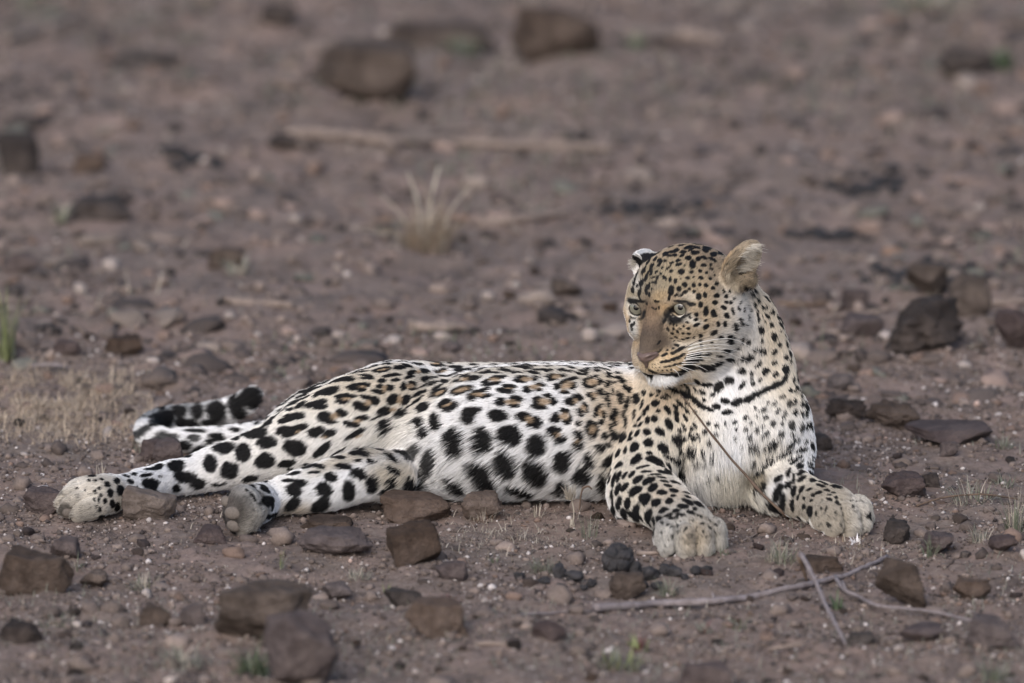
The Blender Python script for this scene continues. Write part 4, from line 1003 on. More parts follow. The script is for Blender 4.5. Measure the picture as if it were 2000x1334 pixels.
# the surveyed rocks: foot line, size and look of each
ROCKS = [
 # px py w h kind label opts
 (66, 1160, 155, 92, 'brown', 'large chunky brown rock cut by the left edge of the photo', dict(round_=.2, depth=.8)),
 (508, 1262, 205, 125, 'brown', 'big blurred dark brown boulder in the foreground, broader of the front pair', dict(round_=.45, depth=.75)),
 (588, 1352, 150, 140, 'purple', 'blurred purple grey boulder at the bottom edge in front of the brown boulder', dict(round_=.4, depth=.8)),
 (808, 1104, 110, 76, 'brown', 'blocky brown rock with a flat top standing between slab and dung', dict(round_=.02, depth=.6, lumpy=.7)),
 (652, 1090, 150, 56, 'purple', 'flat purple grey slab of rock in front of the folded hind leg', dict(round_=.2, depth=.8, sink=.3)),
 (636, 1040, 106, 32, 'brown', 'low flat brown rock touching the folded hind leg', dict(round_=.3, depth=.8, sink=.35)),
 (812, 1026, 142, 58, 'tan', 'broad dusty brown mound of rock under the belly beside the knee', dict(round_=.5, depth=.7, sink=.3)),
 (940, 1018, 80, 50, 'tan', 'rounded dusty rock half hidden by curly dry stalks at the belly', dict(round_=.6, depth=.8, sink=.3)),
 (288, 1018, 110, 56, 'tan', 'tilted tan rock leaning against the outstretched hind leg', dict(round_=.15, depth=.6, tilt=-12)),
 (410, 1062, 68, 34, 'purple', 'smooth grey rock wedged under the upturned hind foot', dict(round_=.7, depth=.7)),
 (84, 1008, 84, 52, 'purple', 'purple brown rock behind the toes of the outstretched hind paw', dict(round_=.4)),
 (300, 1224, 68, 44, 'brown', 'small rounded brown rock left of the big blurred boulder', dict(round_=.5)),
 (376, 1226, 56, 42, 'purple', 'small purple stone against the left side of the big blurred boulder', dict(round_=.5)),
 (853, 1248, 128, 74, 'tan', 'pale brown rounded rock in the lower middle of the foreground', dict(round_=.5, sink=.3)),
 (786, 1188, 74, 42, 'dark', 'dark grey stone just behind the pale brown rounded rock', dict(round_=.5)),
 (882, 1136, 66, 40, 'purple', 'low greyish stone right of the blocky brown rock', dict(round_=.5, sink=.3)),
 (1226, 1170, 74, 50, 'brown', 'rounded grey brown rock right in front of the black dung lump', dict(round_=.6)),
 (1762, 1182, 106, 92, 'brown', 'angular brown rock standing behind the thin forked twig', dict(round_=.12, depth=.6)),
 (1900, 1174, 78, 44, 'tan', 'small tan rock with a dark underside near the right edge', dict(round_=.45)),
 (1858, 876, 172, 66, 'purple', 'broad flat slab with a pale top right of the leopard shoulder', dict(round_=.0, depth=1.2, lumpy=.4, sink=.1)),
 (1804, 702, 165, 116, 'dark', 'large dark lumpy rock in front of the pile behind the shoulder', dict(round_=.6, lumpy=1.8)),
 (1888, 634, 98, 90, 'brown', 'upright brown boulder on the right of the rock pile', dict(round_=.45)),
 (1812, 592, 84, 74, 'brown', 'brown rock at the back of the rock pile', dict(round_=.3)),
 (1686, 662, 86, 50, 'purple', 'grey rock with a brown end left of the rock pile', dict(round_=.35)),
 (1668, 606, 58, 52, 'purple', 'small upright grey rock standing left behind the rock pile', dict(round_=.5)),
 (1986, 704, 90, 92, 'purple', 'purple grey rock cut by the right edge beside the rock pile', dict(round_=.3)),
 (712, 232, 205, 136, 'brown', 'huge blurred square brown boulder in the far background', dict(round_=.15, depth=.6)),
 (858, 98, 225, 78, 'brown', 'long low blurred boulder at the top, left of the tall far boulder', dict(round_=.3, depth=.6)),
 (1086, 114, 180, 112, 'brown', 'tall blurred red brown boulder at the top centre', dict(round_=.35, depth=.6)),
 (190, 432, 132, 58, 'dark', 'blurred dark rock with a green sprig at its left, far left', dict(round_=.4)),
 (242, 698, 78, 50, 'brown', 'brown angular rock above the dry grass patch', dict(round_=.1)),
 (440, 522, 74, 50, 'brown', 'blurred brown rock beside the pale sprig behind the tail', dict(round_=.3)),
 (545, 48, 78, 48, 'dark', 'small dark blurred rock at the top edge left of centre', dict(round_=.4)),
 (285, 140, 140, 46, 'dark', 'long dark blurred rock in the upper left', dict(round_=.4)),
 (1106, 578, 64, 38, 'brown', 'small blurred brown rock left of the leopard head', dict(round_=.5)),
 (1888, 152, 115, 66, 'dark', 'blurred dark rock near the green weed in the upper right', dict(round_=.4)),
 (172, 338, 66, 44, 'tan', 'blurred orange brown rock in the upper left', dict(round_=.4)),
 (40, 532, 74, 46, 'purple', 'blurred grey rock near the left edge above the green stalks', dict(round_=.5)),
 (36, 350, 90, 90, 'dark', 'blurred dull brown rock at the left edge', dict(round_=.5, sink=.3)),
 (296, 902, 52, 44, 'purple', 'small grey stone under the bend of the tail, left of its twin', dict(round_=.4)),
 (328, 904, 62, 44, 'purple', 'small grey brown stone between the tail and the hind leg', dict(round_=.4)),
 (1652, 822, 84, 50, 'dark', 'dark clod of earth behind the far shoulder', dict(round_=.5, lumpy=1.8)),
 (1742, 838, 112, 62, 'brown', 'crumbling brown ridge of earth left of the flat slab', dict(round_=.4, lumpy=2.0)),
 (1640, 765, 60, 40, 'purple', 'greyish clod behind the dark clod at the shoulder', dict(round_=.5, lumpy=1.6)),
 (1853, 894, 38, 32, 'purple', 'small grey stone lying against the front of the flat slab', dict(round_=.3)),
 (1768, 978, 94, 48, 'purple', 'low purple brown rock behind the far front paw', dict(round_=.4, sink=.3)),
 (1818, 952, 38, 28, 'dark', 'small dark stone behind the low purple rock', dict(round_=.5)),
 (1606, 1120, 88, 34, 'brown', 'low flat brown rock between the two front paws and the twig', dict(round_=.5, sink=.3)),
 (1752, 1066, 54, 42, 'dark', 'small dark rock below the outer side of the far paw', dict(round_=.3)),
 (1826, 1082, 76, 40, 'purple', 'grey stone behind the small green sprig right of the far paw', dict(round_=.5, sink=.3)),
 (1682, 1258, 58, 26, 'dark', 'flat dark stone at the tip of the thin leaning twig', dict(round_=.5)),
 (1800, 1258, 90, 30, 'purple', 'flat blurred stone right of the leaning twig tip', dict(round_=.5)),
 (126, 1096, 60, 38, 'purple', 'small purple stone behind the large left edge rock', dict(round_=.4)),
 (182, 1150, 56, 32, 'tan', 'small tan clod beside the large left edge rock', dict(round_=.6, lumpy=1.5)),
 (1380, 1350, 110, 56, 'purple', 'blurred stone at the bottom edge right of centre', dict(round_=.5)),
 (1940, 1270, 110, 60, 'purple', 'low blurred stone at the lower right edge', dict(round_=.5, sink=.3)),
 (40, 1255, 90, 40, 'dark', 'low blurred dark stone in the lower left corner', dict(round_=.5, sink=.3)),
 (660, 1170, 60, 34, 'purple', 'small blurred stone right behind the big foreground boulder', dict(round_=.5)),
 (1072, 1258, 70, 36, 'purple', 'blurred grey stone in the foreground left of the long twig', dict(round_=.5)),
 (1600, 880, 56, 40, 'dark', 'dark earthy stone touching the far shoulder', dict(round_=.5)),
 (1960, 1080, 60, 34, 'purple', 'small grey stone near the right edge in front of the green tuft', dict(round_=.5)),
 (880, 690, 40, 18, 'purple', 'small stone just beyond the back of the leopard', dict(round_=.5)),
 (130, 705, 60, 36, 'purple', 'small grey stone on the rim of the dry grass patch', dict(round_=.5)),
 (560, 300, 80, 36, 'dark', 'dark blurred stone beneath the left end of the fallen branch', dict(round_=.5)),
 (1400, 300, 90, 34, 'purple', 'low blurred stone in the background above the leopard head', dict(round_=.5, sink=.3)),
 (980, 400, 50, 26, 'purple', 'small blurred stone above the pale stick in the background', dict(round_=.5)),
]
# ================================================================== the ground
MOUNDS = []          # soil banked round the larger rocks: x, y, radius, height
def ground_h(x, y):
    p = np.stack([x, y, np.zeros_like(x)], 1)
    a = np.clip((np.hypot(x * .75, (y - .05) * 1.6) - .45) / .6, .25, 1)          # trodden flat where the animal lies
    z = .013 * fbm(p, 3.2, 3, 41) * a + .0075 * fbm(p, 14, 3, 42) * np.maximum(a, .5) + .004 * np.abs(vnoise(p, 38, 46)) * np.maximum(a, .6)
    z += .0022 * fbm(p, 70, 2, 43)
    far = np.clip((y - 1.0) / 3.0, 0, 1)
    z += far * (.03 * fbm(p, 1.3, 3, 44) + .014 * vnoise(p, 7, 45))
    for mx, my, mr, mh in MOUNDS:
        k = np.where((np.abs(x - mx) < mr * 2.6) & (np.abs(y - my) < mr * 2.6))[0]
        if len(k): z[k] += mh * np.exp(-((x[k] - mx) ** 2 + (y[k] - my) ** 2) / (mr * mr))
    return z - .006

def gh(x, y):
    return float(ground_h(np.array([float(x)]), np.array([float(y)]))[0])

def GG(px, py):
    """ground point under a photo pixel, on the uneven surface"""
    g = G(px, py)
    for _ in range(2):
        g = G(px, py, gh(g[0], g[1]))
    return g

for px, py, w, h, kind, label, o in ROCKS:
    if w < 60 or (400 < px < 1700 and 880 < py < 1030): continue
    g = G(px, py); m = pxm(g)
    MOUNDS.append((g[0], g[1] + w * m * .25, w * m * .62, min(h * m * .13, .02)))

M_DIRT, nt, b = new_mat('dry_dirt')
tc = N(nt, 'ShaderNodeTexCoord')
def noise(scale, detail=6, rough=.6):
    n = N(nt, 'ShaderNodeTexNoise'); n.inputs['Scale'].default_value = scale; n.inputs['Detail'].default_value = detail; n.inputs['Roughness'].default_value = rough
    nt.links.new(tc.outputs['Object'], n.inputs['Vector'])
    return n
def ramp(src, stops):
    r = N(nt, 'ShaderNodeValToRGB')
    while len(r.color_ramp.elements) < len(stops): r.color_ramp.elements.new(.5)
    for e, (pos, c) in zip(r.color_ramp.elements, stops):
        e.position = pos; e.color = (*c, 1)
    nt.links.new(src, r.inputs['Fac'])
    return r
def mix(fac, a, c, mode='MIX'):
    m = N(nt, 'ShaderNodeMix', data_type='RGBA', blend_type=mode)
    if isinstance(fac, float): m.inputs[0].default_value = fac
    else: nt.links.new(fac, m.inputs[0])
    for sock, v in ((m.inputs[6], a), (m.inputs[7], c)):
        if isinstance(v, tuple): sock.default_value = (*v, 1)
        else: nt.links.new(v, sock)
    return m.outputs[2]
big = noise(2.2, 5); mid = noise(13, 6, .65); fine = noise(95, 6, .7); vor = N(nt, 'ShaderNodeTexVoronoi'); vor.inputs['Scale'].default_value = 130
nt.links.new(tc.outputs['Object'], vor.inputs['Vector'])
c1 = ramp(big.outputs['Fac'], [(.34, (.138, .110, .099)), (.52, (.200, .148, .124)), (.68, (.238, .176, .145))])
c2 = ramp(mid.outputs['Fac'], [(.30, (.055, .044, .040)), (.5, (.172, .133, .114)), (.70, (.30, .24, .212))])
c3 = ramp(fine.outputs['Fac'], [(.30, (.03, .025, .024)), (.50, (.170, .135, .122)), (.72, (.33, .285, .265))])
col_ = mix(.55, c1.outputs['Color'], c2.outputs['Color'])
col_ = mix(.45, col_, c3.outputs['Color'])
gr = noise(1.1, 4)
gf = ramp(gr.outputs['Fac'], [(.52, (0, 0, 0)), (.70, (.35, .35, .35))])
col_ = mix(gf.outputs['Color'], col_, (.135, .132, .116))
pat = noise(6.5, 5, .7); pk = ramp(pat.outputs['Fac'], [(.50, (0, 0, 0)), (.66, (.55, .55, .55))])
col_ = mix(pk.outputs['Color'], col_, (.265, .195, .175))
pat3 = noise(2.6, 4, .65); p3_ = ramp(pat3.outputs['Fac'], [(.46, (0, 0, 0)), (.60, (.5, .5, .5))])
col_ = mix(p3_.outputs['Color'], col_, (.235, .168, .142))
pat2 = noise(7, 6, .78); pd = ramp(pat2.outputs['Fac'], [(.52, (0, 0, 0)), (.66, (.8, .8, .8))])
col_ = mix(pd.outputs['Color'], col_, (.075, .062, .06))
nt.links.new(col_, b.inputs['Base Color'])
b.inputs['Roughness'].default_value = .95; b.inputs['Specular IOR Level'].default_value = .2
bp1 = N(nt, 'ShaderNodeBump'); bp1.inputs['Strength'].default_value = .9; bp1.inputs['Distance'].default_value = .010
nt.links.new(mid.outputs['Fac'], bp1.inputs['Height'])
bp2 = N(nt, 'ShaderNodeBump'); bp2.inputs['Strength'].default_value = .9; bp2.inputs['Distance'].default_value = .004
nt.links.new(fine.outputs['Fac'], bp2.inputs['Height']); nt.links.new(bp1.outputs['Normal'], bp2.inputs['Normal'])
nt.links.new(bp2.outputs['Normal'], b.inputs['Normal'])

# one sheet: fine cells where the camera looks, coarse cells out to the horizon
xs = np.concatenate([[-900, -300, -90, -30, -12, -6, -3.5, -2.4], np.arange(-1.75, 1.7501, .009), [2.4, 3.5, 6, 12, 30, 90, 300, 900]])
ys = np.concatenate([[-300, -90, -40, -20, -12, -8, -5, -3.2, -2.2], np.arange(-1.6, 1.2, .009), np.arange(1.2, 6.0, .02), [7, 9, 13, 20, 40, 90, 300, 900]])
gx, gy = np.meshgrid(xs, ys, indexing='ij')
gz = ground_h(gx.ravel(), gy.ravel())
gv = np.stack([gx.ravel(), gy.ravel(), gz], 1)
i = np.arange(len(xs) - 1)[:, None] * len(ys) + np.arange(len(ys) - 1)[None]
i = i.ravel()
gf_ = np.stack([i, i + len(ys), i + len(ys) + 1, i + 1], 1)
tag(mesh_np('ground', gv, gf_, M_DIRT), 'rough brown dry dirt ground strewn with grit', kind='structure')

# ------------------------------------------------------------------ gravel: grit and pebbles too many to count
def ico(sub):
    bm = bmesh.new(); bmesh.ops.create_icosphere(bm, subdivisions=sub, radius=1.0)
    v = np.array([q.co[:] for q in bm.verts]); f = np.array([[q.index for q in p.verts] for p in bm.faces]); bm.free()
    return v, f
ICO1, ICO2, ICO4, ICO5 = ico(1), ico(2), ico(4), ico(5)
M_GRIT, nt, b = new_mat('grit')
an = N(nt, 'ShaderNodeAttribute'); an.attribute_name = 'tone'
tc = N(nt, 'ShaderNodeTexCoord'); ns = noise(220, 4, .7)
mu = N(nt, 'ShaderNodeMix', data_type='RGBA', blend_type='MULTIPLY'); mu.inputs[0].default_value = .6
rr = ramp(ns.outputs['Fac'], [(.3, (.55, .55, .55)), (.7, (1.25, 1.25, 1.25))])
nt.links.new(an.outputs['Color'], mu.inputs[6]); nt.links.new(rr.outputs['Color'], mu.inputs[7]); nt.links.new(mu.outputs[2], b.inputs['Base Color'])
b.inputs['Roughness'].default_value = .9; b.inputs['Specular IOR Level'].default_value = .25

def scatter_stones(name, n, region, size, palette, base, seed, flat=(.45, .9), sink=.25, label=None):
    r = np.random.default_rng(seed)
    x, y = region(r, n)
    n = len(x)
    s = size(r, n, y)
    z = ground_h(x, y)
    v0, f0 = base
    k = len(v0)
    V = np.repeat(v0[None], n, 0)
    V = V * (1 + .30 * r.standard_normal((n, k, 1)) * .6)
    sc = np.stack([r.uniform(.75, 1.35, n), r.uniform(.7, 1.1, n), r.uniform(*flat, n)], 1)
    V = V * sc[:, None]
    a = r.uniform(0, 6.283, n); t = r.normal(0, .3, n)
    ca, sa, ct, st = np.cos(a), np.sin(a), np.cos(t), np.sin(t)
    X, Y, Z = V[..., 0], V[..., 1], V[..., 2]
    Y, Z = Y * ct[:, None] - Z * st[:, None], Y * st[:, None] + Z * ct[:, None]
    X, Y = X * ca[:, None] - Y * sa[:, None], X * sa[:, None] + Y * ca[:, None]
    V = np.stack([X, Y, Z], 2) * s[:, None, None]
    V += np.stack([x, y, z + s * (sc[:, 2] - sink * 1.2) * .8], 1)[:, None]
    F = (f0[None] + (np.arange(n) * k)[:, None, None]).reshape(-1, 3)
    pal = np.array([p[1] for p in palette]); pw = np.array([p[0] for p in palette]); pw = pw / pw.sum()
    c = pal[r.choice(len(pal), n, p=pw)] * r.uniform(.7, 1.25, (n, 1))
    o = mesh_np(name, V.reshape(-1, 3), F, M_GRIT, smooth=(k > 20))
    set_col(o.data, 'tone', np.repeat(c, k, 0))
    tag(o, label, kind='stuff')
    return o
DIRTC = [(34, (.172, .136, .121)), (22, (.128, .102, .093)), (16, (.22, .174, .154)), (12, (.095, .076, .071)), (8, (.180, .127, .105)), (8, (.33, .285, .27)), (4.5, (.52, .47, .46)), (2.0, (.42, .31, .27))]
def free(x, y):
    """not under the animal"""
    return ~((np.abs(x - .1) < .5) & (y > -.02) & (y < .22))
def reg_near(r, n):
    x, y = r.uniform(-1.6, 1.6, n), r.uniform(-1.6, 1.3, n)
    dens = .45 + .55 * (vnoise(np.stack([x, y, 0 * x], 1), 5, 71) > -.15)
    k = free(x, y) & (r.random(n) < dens)
    return x[k], y[k]
def reg_far(r, n):
    y = r.uniform(1.2, 6.5, n); x = r.uniform(-2.1, 2.1, n)
    return x, y
OCT = (np.array([[1, 0, 0], [-1, 0, 0], [0, 1, 0], [0, -1, 0], [0, 0, 1], [0, 0, -1.0]]), np.array([[0, 2, 4], [2, 1, 4], [1, 3, 4], [3, 0, 4], [2, 0, 5], [1, 2, 5], [3, 1, 5], [0, 3, 5]]))
scatter_stones('grit', 108000, reg_near, lambda r, n, y: np.clip(.0021 * np.exp(r.normal(0, .45, n)), .001, .0055), DIRTC[:4] + [(9, (.36, .315, .30)), (6, (.56, .51, .50)), (7, (.06, .05, .05))], OCT, 100, label='fine grit strewn over the dirt')
scatter_stones('gravel', 18000, reg_near, lambda r, n, y: np.clip(.0034 * np.exp(r.normal(0, .4, n)), .002, .008), DIRTC, ICO1, 101, label='tiny pebbles strewn over the dirt')
scatter_stones('dirt_clods', 3500, reg_near, lambda r, n, y: np.clip(.0075 * np.exp(r.normal(0, .45, n)), .004, .02), DIRTC[:5] + [(2.0, (.36, .31, .29))], ICO2, 102, sink=.40, label='small crumbled clods of brown dirt among the grit')
scatter_stones('far_gravel', 13000, reg_far, lambda r, n, y: np.clip(.0058 * np.exp(r.normal(0, .6, n)), .003, .022), DIRTC[:5] + [(5, (.28, .235, .215)), (.8, (.42, .37, .35)), (9, (.045, .038, .037))], ICO1, 103, label='blurred pebbles on the dirt far behind the leopard')
def reg_patches(r, n):
    y = r.uniform(.75, 6.5, n * 3); x = r.uniform(-2.1, 2.1, n * 3)
    k = r.random(n * 3) < np.clip(.35 + .9 * vnoise(np.stack([x * 1.2, y * .8, 0 * x], 1), 1.5, 55), .08, 1)
    return x[k][:n], y[k][:n]
scatter_stones('far_clods', 3000, reg_patches, lambda r, n, y: np.clip(.016 * np.exp(r.normal(0, .5, n)), .007, .045), [(20, (.15, .118, .105)), (18, (.085, .068, .063)), (12, (.055, .045, .043)), (16, (.24, .178, .155)), (9, (.135, .130, .112)), (7, (.23, .188, .166)), (5, (.19, .125, .095))], ICO2, 104, flat=(.2, .5), sink=.35, label='blurred crumbled clods and flakes of earth in the background')
# ================================================================== rocks
def rock_mat(name, a, c, dark, scale=1.0):
    global nt, tc
    m, nt, b = new_mat(name)
    tc = N(nt, 'ShaderNodeTexCoord')
    n1, n2, n3 = noise(9 * scale, 5, .6), noise(45 * scale, 8, .7), noise(210 * scale, 4, .65)
    v = N(nt, 'ShaderNodeTexVoronoi'); v.inputs['Scale'].default_value = 120 * scale
    nt.links.new(tc.outputs['Object'], v.inputs['Vector'])
    r1 = ramp(n1.outputs['Fac'], [(.35, a), (.65, c)])
    r2 = ramp(n2.outputs['Fac'], [(.32, dark), (.55, (.5, .5, .5)), (.75, (.86, .82, .78))])
    col = mix(.75, r1.outputs['Color'], r2.outputs['Color'], 'OVERLAY')
    pit = ramp(v.outputs['Distance'], [(.08, (.25, .25, .25)), (.22, (1, 1, 1))])
    col = mix(.45, col, pit.outputs['Color'], 'MULTIPLY')
    oi = N(nt, 'ShaderNodeObjectInfo')
    hs = N(nt, 'ShaderNodeHueSaturation'); mr = N(nt, 'ShaderNodeMapRange'); mr.inputs['To Min'].default_value = .72; mr.inputs['To Max'].default_value = 1.3
    nt.links.new(oi.outputs['Random'], mr.inputs['Value']); nt.links.new(mr.outputs['Result'], hs.inputs['Value'])
    mr2 = N(nt, 'ShaderNodeMapRange'); mr2.inputs['To Min'].default_value = 1.25; mr2.inputs['To Max'].default_value = .7
    nt.links.new(oi.outputs['Random'], mr2.inputs['Value']); nt.links.new(mr2.outputs['Result'], hs.inputs['Saturation'])
    nt.links.new(col, hs.inputs['Color']); col = hs.outputs['Color']
    dz = N(nt, 'ShaderNodeTexNoise'); dz.inputs['Scale'].default_value = 5; dz.inputs['Detail'].default_value = 7; dz.inputs['Roughness'].default_value = .7
    nt.links.new(tc.outputs['Object'], dz.inputs['Vector'])
    dr = ramp(dz.outputs['Fac'], [(.52, (0, 0, 0)), (.70, (.45, .45, .45))])
    col = mix(dr.outputs['Color'], col, (.165, .130, .115))          # dust and dried soil clinging in patches
    nt.links.new(col, b.inputs['Base Color'])
    b.inputs['Roughness'].default_value = .9; b.inputs['Specular IOR Level'].default_value = .3
    p1 = N(nt, 'ShaderNodeBump'); p1.inputs['Strength'].default_value = 1.0; p1.inputs['Distance'].default_value = .009
    nt.links.new(n2.outputs['Fac'], p1.inputs['Height'])
    p2 = N(nt, 'ShaderNodeBump'); p2.inputs['Strength'].default_value = 1.0; p2.inputs['Distance'].default_value = .004
    nt.links.new(n3.outputs['Fac'], p2.inputs['Height']); nt.links.new(p1.outputs['Normal'], p2.inputs['Normal'])
    nt.links.new(p2.outputs['Normal'], b.inputs['Normal'])
    return m
RM = {'brown': rock_mat('rock_brown', (.052, .037, .030), (.104, .075, .060), (.22, .2, .19)),
      'dark': rock_mat('rock_dark', (.036, .030, .029), (.066, .053, .049), (.25, .22, .2)),
      'purple': rock_mat('rock_purple', (.085, .066, .066), (.125, .098, .097), (.25, .23, .23)),
      'tan': rock_mat('rock_tan', (.110, .080, .065), (.165, .124, .104), (.25, .22, .2)),
      'clod': rock_mat('rock_clod', (.120, .095, .088), (.175, .140, .127), (.25, .22, .2), 1.4)}

def rock_mesh(seed, round_, base, lumpy):
    """a stone: a ball cut by random planes, edges worn by 'round_' (0 sharp .. 1 ball-like), pitted by noise"""
    r = np.random.default_rng(seed)
    v = base[0].copy()
    n = r.normal(0, 1, (13, 3)); n[:, 2] *= .8
    n = np.concatenate([n, [[.1, -.1, 1], [.05, -1, .25], [1, .1, .15], [-1, .15, .2]]])
    n /= np.linalg.norm(n, axis=1, keepdims=True)
    dd = r.uniform(.62, .98, len(n))
    c = np.maximum(v @ n.T, 1e-3)
    t = dd[None] / c
    k = 42 - 32 * round_
    rad = (np.sum(np.minimum(t, 4.0) ** -k, 1)) ** (-1 / k)
    p = v * rad[:, None]
    p *= (1 + lumpy * (.10 * fbm(p + seed, 1.7, 3, seed) + .05 * fbm(p + seed, 6, 3, seed + 5)))[:, None]
    lo, hi = p.min(0), p.max(0)
    return (p - (lo + hi) / 2) / ((hi - lo) / 2)

def rock(px, py, w, h, kind, label, seed, cat='rock', depth=.75, round_=.3, lumpy=1.0, rot=0, sink=.18, group=None, tilt=0, name=None):
    """px: middle, py: front foot line, w x h: size in the photograph"""
    g = GG(px, py)
    m = pxm(g)
    X = w * m / 2
    Y = X * depth
    Z = max((h * m - 2 * Y * .16) / .974, h * m * .45) / 2 * (1.18 if py > 900 else 1.0)
    base = ICO5 if (w > 60 and -1.4 < g[1] < 1.2) else ICO4
    v = rock_mesh(seed, round_, base, lumpy)
    v = v * np.array([X, Y, Z / (1 - sink)])
    if tilt:
        a = R(tilt); v = np.stack([v[:, 0] * math.cos(a) - v[:, 2] * math.sin(a), v[:, 1], v[:, 0] * math.sin(a) + v[:, 2] * math.cos(a)], 1)
    zc = Z / (1 - sink)
    o = mesh_np(name or cat, v, base[1], RM[kind])
    o.location = (g[0], g[1] + Y * .92, gh(g[0], g[1] + Y) + zc * (1 - 2 * sink))
    tag(o, label, cat, group)
    return o

for i, (px, py, w, h, kind, label, o) in enumerate(ROCKS):
    rock(px, py, w, h, kind, label, 300 + i * 7, name='rock' if w > 70 else 'stone', cat='rock' if w > 70 else 'stone', **o)

# loose stones one can still pick apart, scattered between the rocks
rs = np.random.default_rng(77)
PROTO = [mesh_np('loose_stone', rock_mesh(900 + k, .35, ico(3), 1.2), ico(3)[1], RM[m]) for k, m in enumerate(('clod', 'purple', 'brown', 'clod', 'dark', 'tan'))]
pm = [o.data for o in PROTO]
made = 0
LOOSE, STONES = [], []
while made < 150:
    px, py = rs.uniform(0, 2000), rs.choice([rs.uniform(980, 1334), rs.uniform(560, 980), rs.uniform(0, 560)], p=[.58, .29, .13])
    h_, _ = hit(px, py)
    g = GG(px, py)
    if h_ is not None or (g[0] > -.75 and g[0] < .65 and -.45 < g[1] < .5 and (g[1] > -.02 or hit(px, py - 25)[0] is not None)): continue
    w = rs.uniform(14, 32)
    if any(abs(px - q[0]) < q[2] * .55 + w * .4 and -q[3] * 1.1 < py - q[1] < 20 for q in ROCKS): continue
    if any(abs(px - a) < 30 and abs(py - b_) < 14 for a, b_ in LOOSE): continue
    LOOSE.append((px, py))
    m = pxm(g)
    o = PROTO[made] if made < len(PROTO) else link(bpy.data.objects.new('loose_stone', pm[int(rs.integers(0, len(pm)))]))
    X = w * m / 2
    o.scale = (X, X * rs.uniform(.7, 1.0), X * rs.uniform(.45, .8))
    o.rotation_euler = (rs.normal(0, .15), rs.normal(0, .15), rs.uniform(0, 6.28))
    o.location = (g[0], g[1], gh(g[0], g[1]) + o.scale[2] * .35)
    zone = 'in the near dirt before the leopard' if py > 980 else ('beside and just behind the leopard' if py > 560 else 'blurred in the far background')
    STONES.append((o, px, py, w, o.data.materials[0].name, o.scale[2] / o.scale[0], zone))
    made += 1

# say which stone is which: by look, and by the marked thing it lies nearest to
ANCH = [(66, 1110, 'large left edge rock'), (508, 1200, 'big foreground boulder'), (590, 1290, 'purple foreground boulder'), (808, 1065, 'blocky brown rock'), (652, 1065, 'flat purple slab'), (812, 995, 'rock mound at the belly'),
        (288, 990, 'tilted tan rock'), (84, 980, 'outstretched hind paw'), (470, 1000, 'upturned hind foot'), (300, 1200, 'small round brown rock'), (853, 1210, 'pale brown rounded rock'), (1207, 1100, 'big dung lump'), (1400, 1180, 'middle of the long twig'),
        (1620, 1210, 'leaning twig'), (1762, 1135, 'angular rock behind the twig'), (1900, 1150, 'small tan rock'), (1858, 835, 'pale topped slab'), (1804, 640, 'dark lumpy rock'), (1690, 635, 'grey rock left of the pile'), (1986, 660, 'right edge rock'),
        (712, 160, 'huge square boulder'), (858, 60, 'long low far boulder'), (1086, 60, 'tall far boulder'), (190, 400, 'blurred dark rock'), (242, 672, 'rock above the dry grass'), (440, 495, 'rock by the pale sprig'), (285, 115, 'long dark far rock'),
        (1106, 558, 'stone left of the head'), (1888, 120, 'rock by the green weed'), (172, 315, 'orange brown far rock'), (40, 505, 'left edge grey rock'), (130, 800, 'dry grass patch'), (830, 430, 'straw tuft'), (860, 280, 'fallen branch'), (1020, 435, 'pale background stick'),
        (505, 600, 'short pale stick'), (850, 645, 'pale bark'), (1712, 345, 'far dung heap'), (1285, 405, 'far dung line'), (1615, 455, 'dark dung strip'), (1360, 520, 'leopard head'), (1560, 780, 'leopard shoulder'), (390, 830, 'leopard tail'), (1345, 1045, 'near front paw'),
        (1640, 1000, 'far front paw'), (1768, 955, 'low purple rock'), (1525, 1070, 'soft tuft between the paws'), (1984, 990, 'right edge grass tuft'), (1320, 80, 'curved far wood'), (80, 60, 'top left stick'), (1400, 290, 'low far stone'), (36, 300, 'left edge dull rock'), (640, 760, 'leopard rump'), (1000, 700, 'leopard back')]
TONE = {'rock_clod': 'earth brown', 'rock_purple': 'purple grey', 'rock_brown': 'dark brown', 'rock_dark': 'blackish', 'rock_tan': 'tan'}
used, unsure = {}, []
for o, px, py, w, mn, fl_, zone in STONES:
    order = sorted(ANCH, key=lambda a: (a[0] - px) ** 2 + ((a[1] - py) * 1.6) ** 2)
    size = 'tiny' if w < 19 else ('small' if w < 27 else 'fist sized')
    shape = 'flat' if fl_ < .56 else ('rounded' if fl_ > .7 else 'chunky')
    lab = None
    for a in order[:5]:
        dx, dy = px - a[0], (py - a[1]) * 1.6
        rel = ('right of' if dx > 0 else 'left of') if abs(dx) > abs(dy) else ('in front of' if dy > 0 else 'behind')
        if math.hypot(dx, dy) > 150: rel = 'well ' + rel if rel[0] in 'rl' else 'far ' + rel
        c = '%s %s %s stone %s the %s' % (size, shape, TONE[mn], rel, a[2])
        if c not in used:
            lab = c; break
    if lab is None: lab = c
    used[lab] = 1
    tag(o, lab, 'stone', 'loose stones ' + zone)

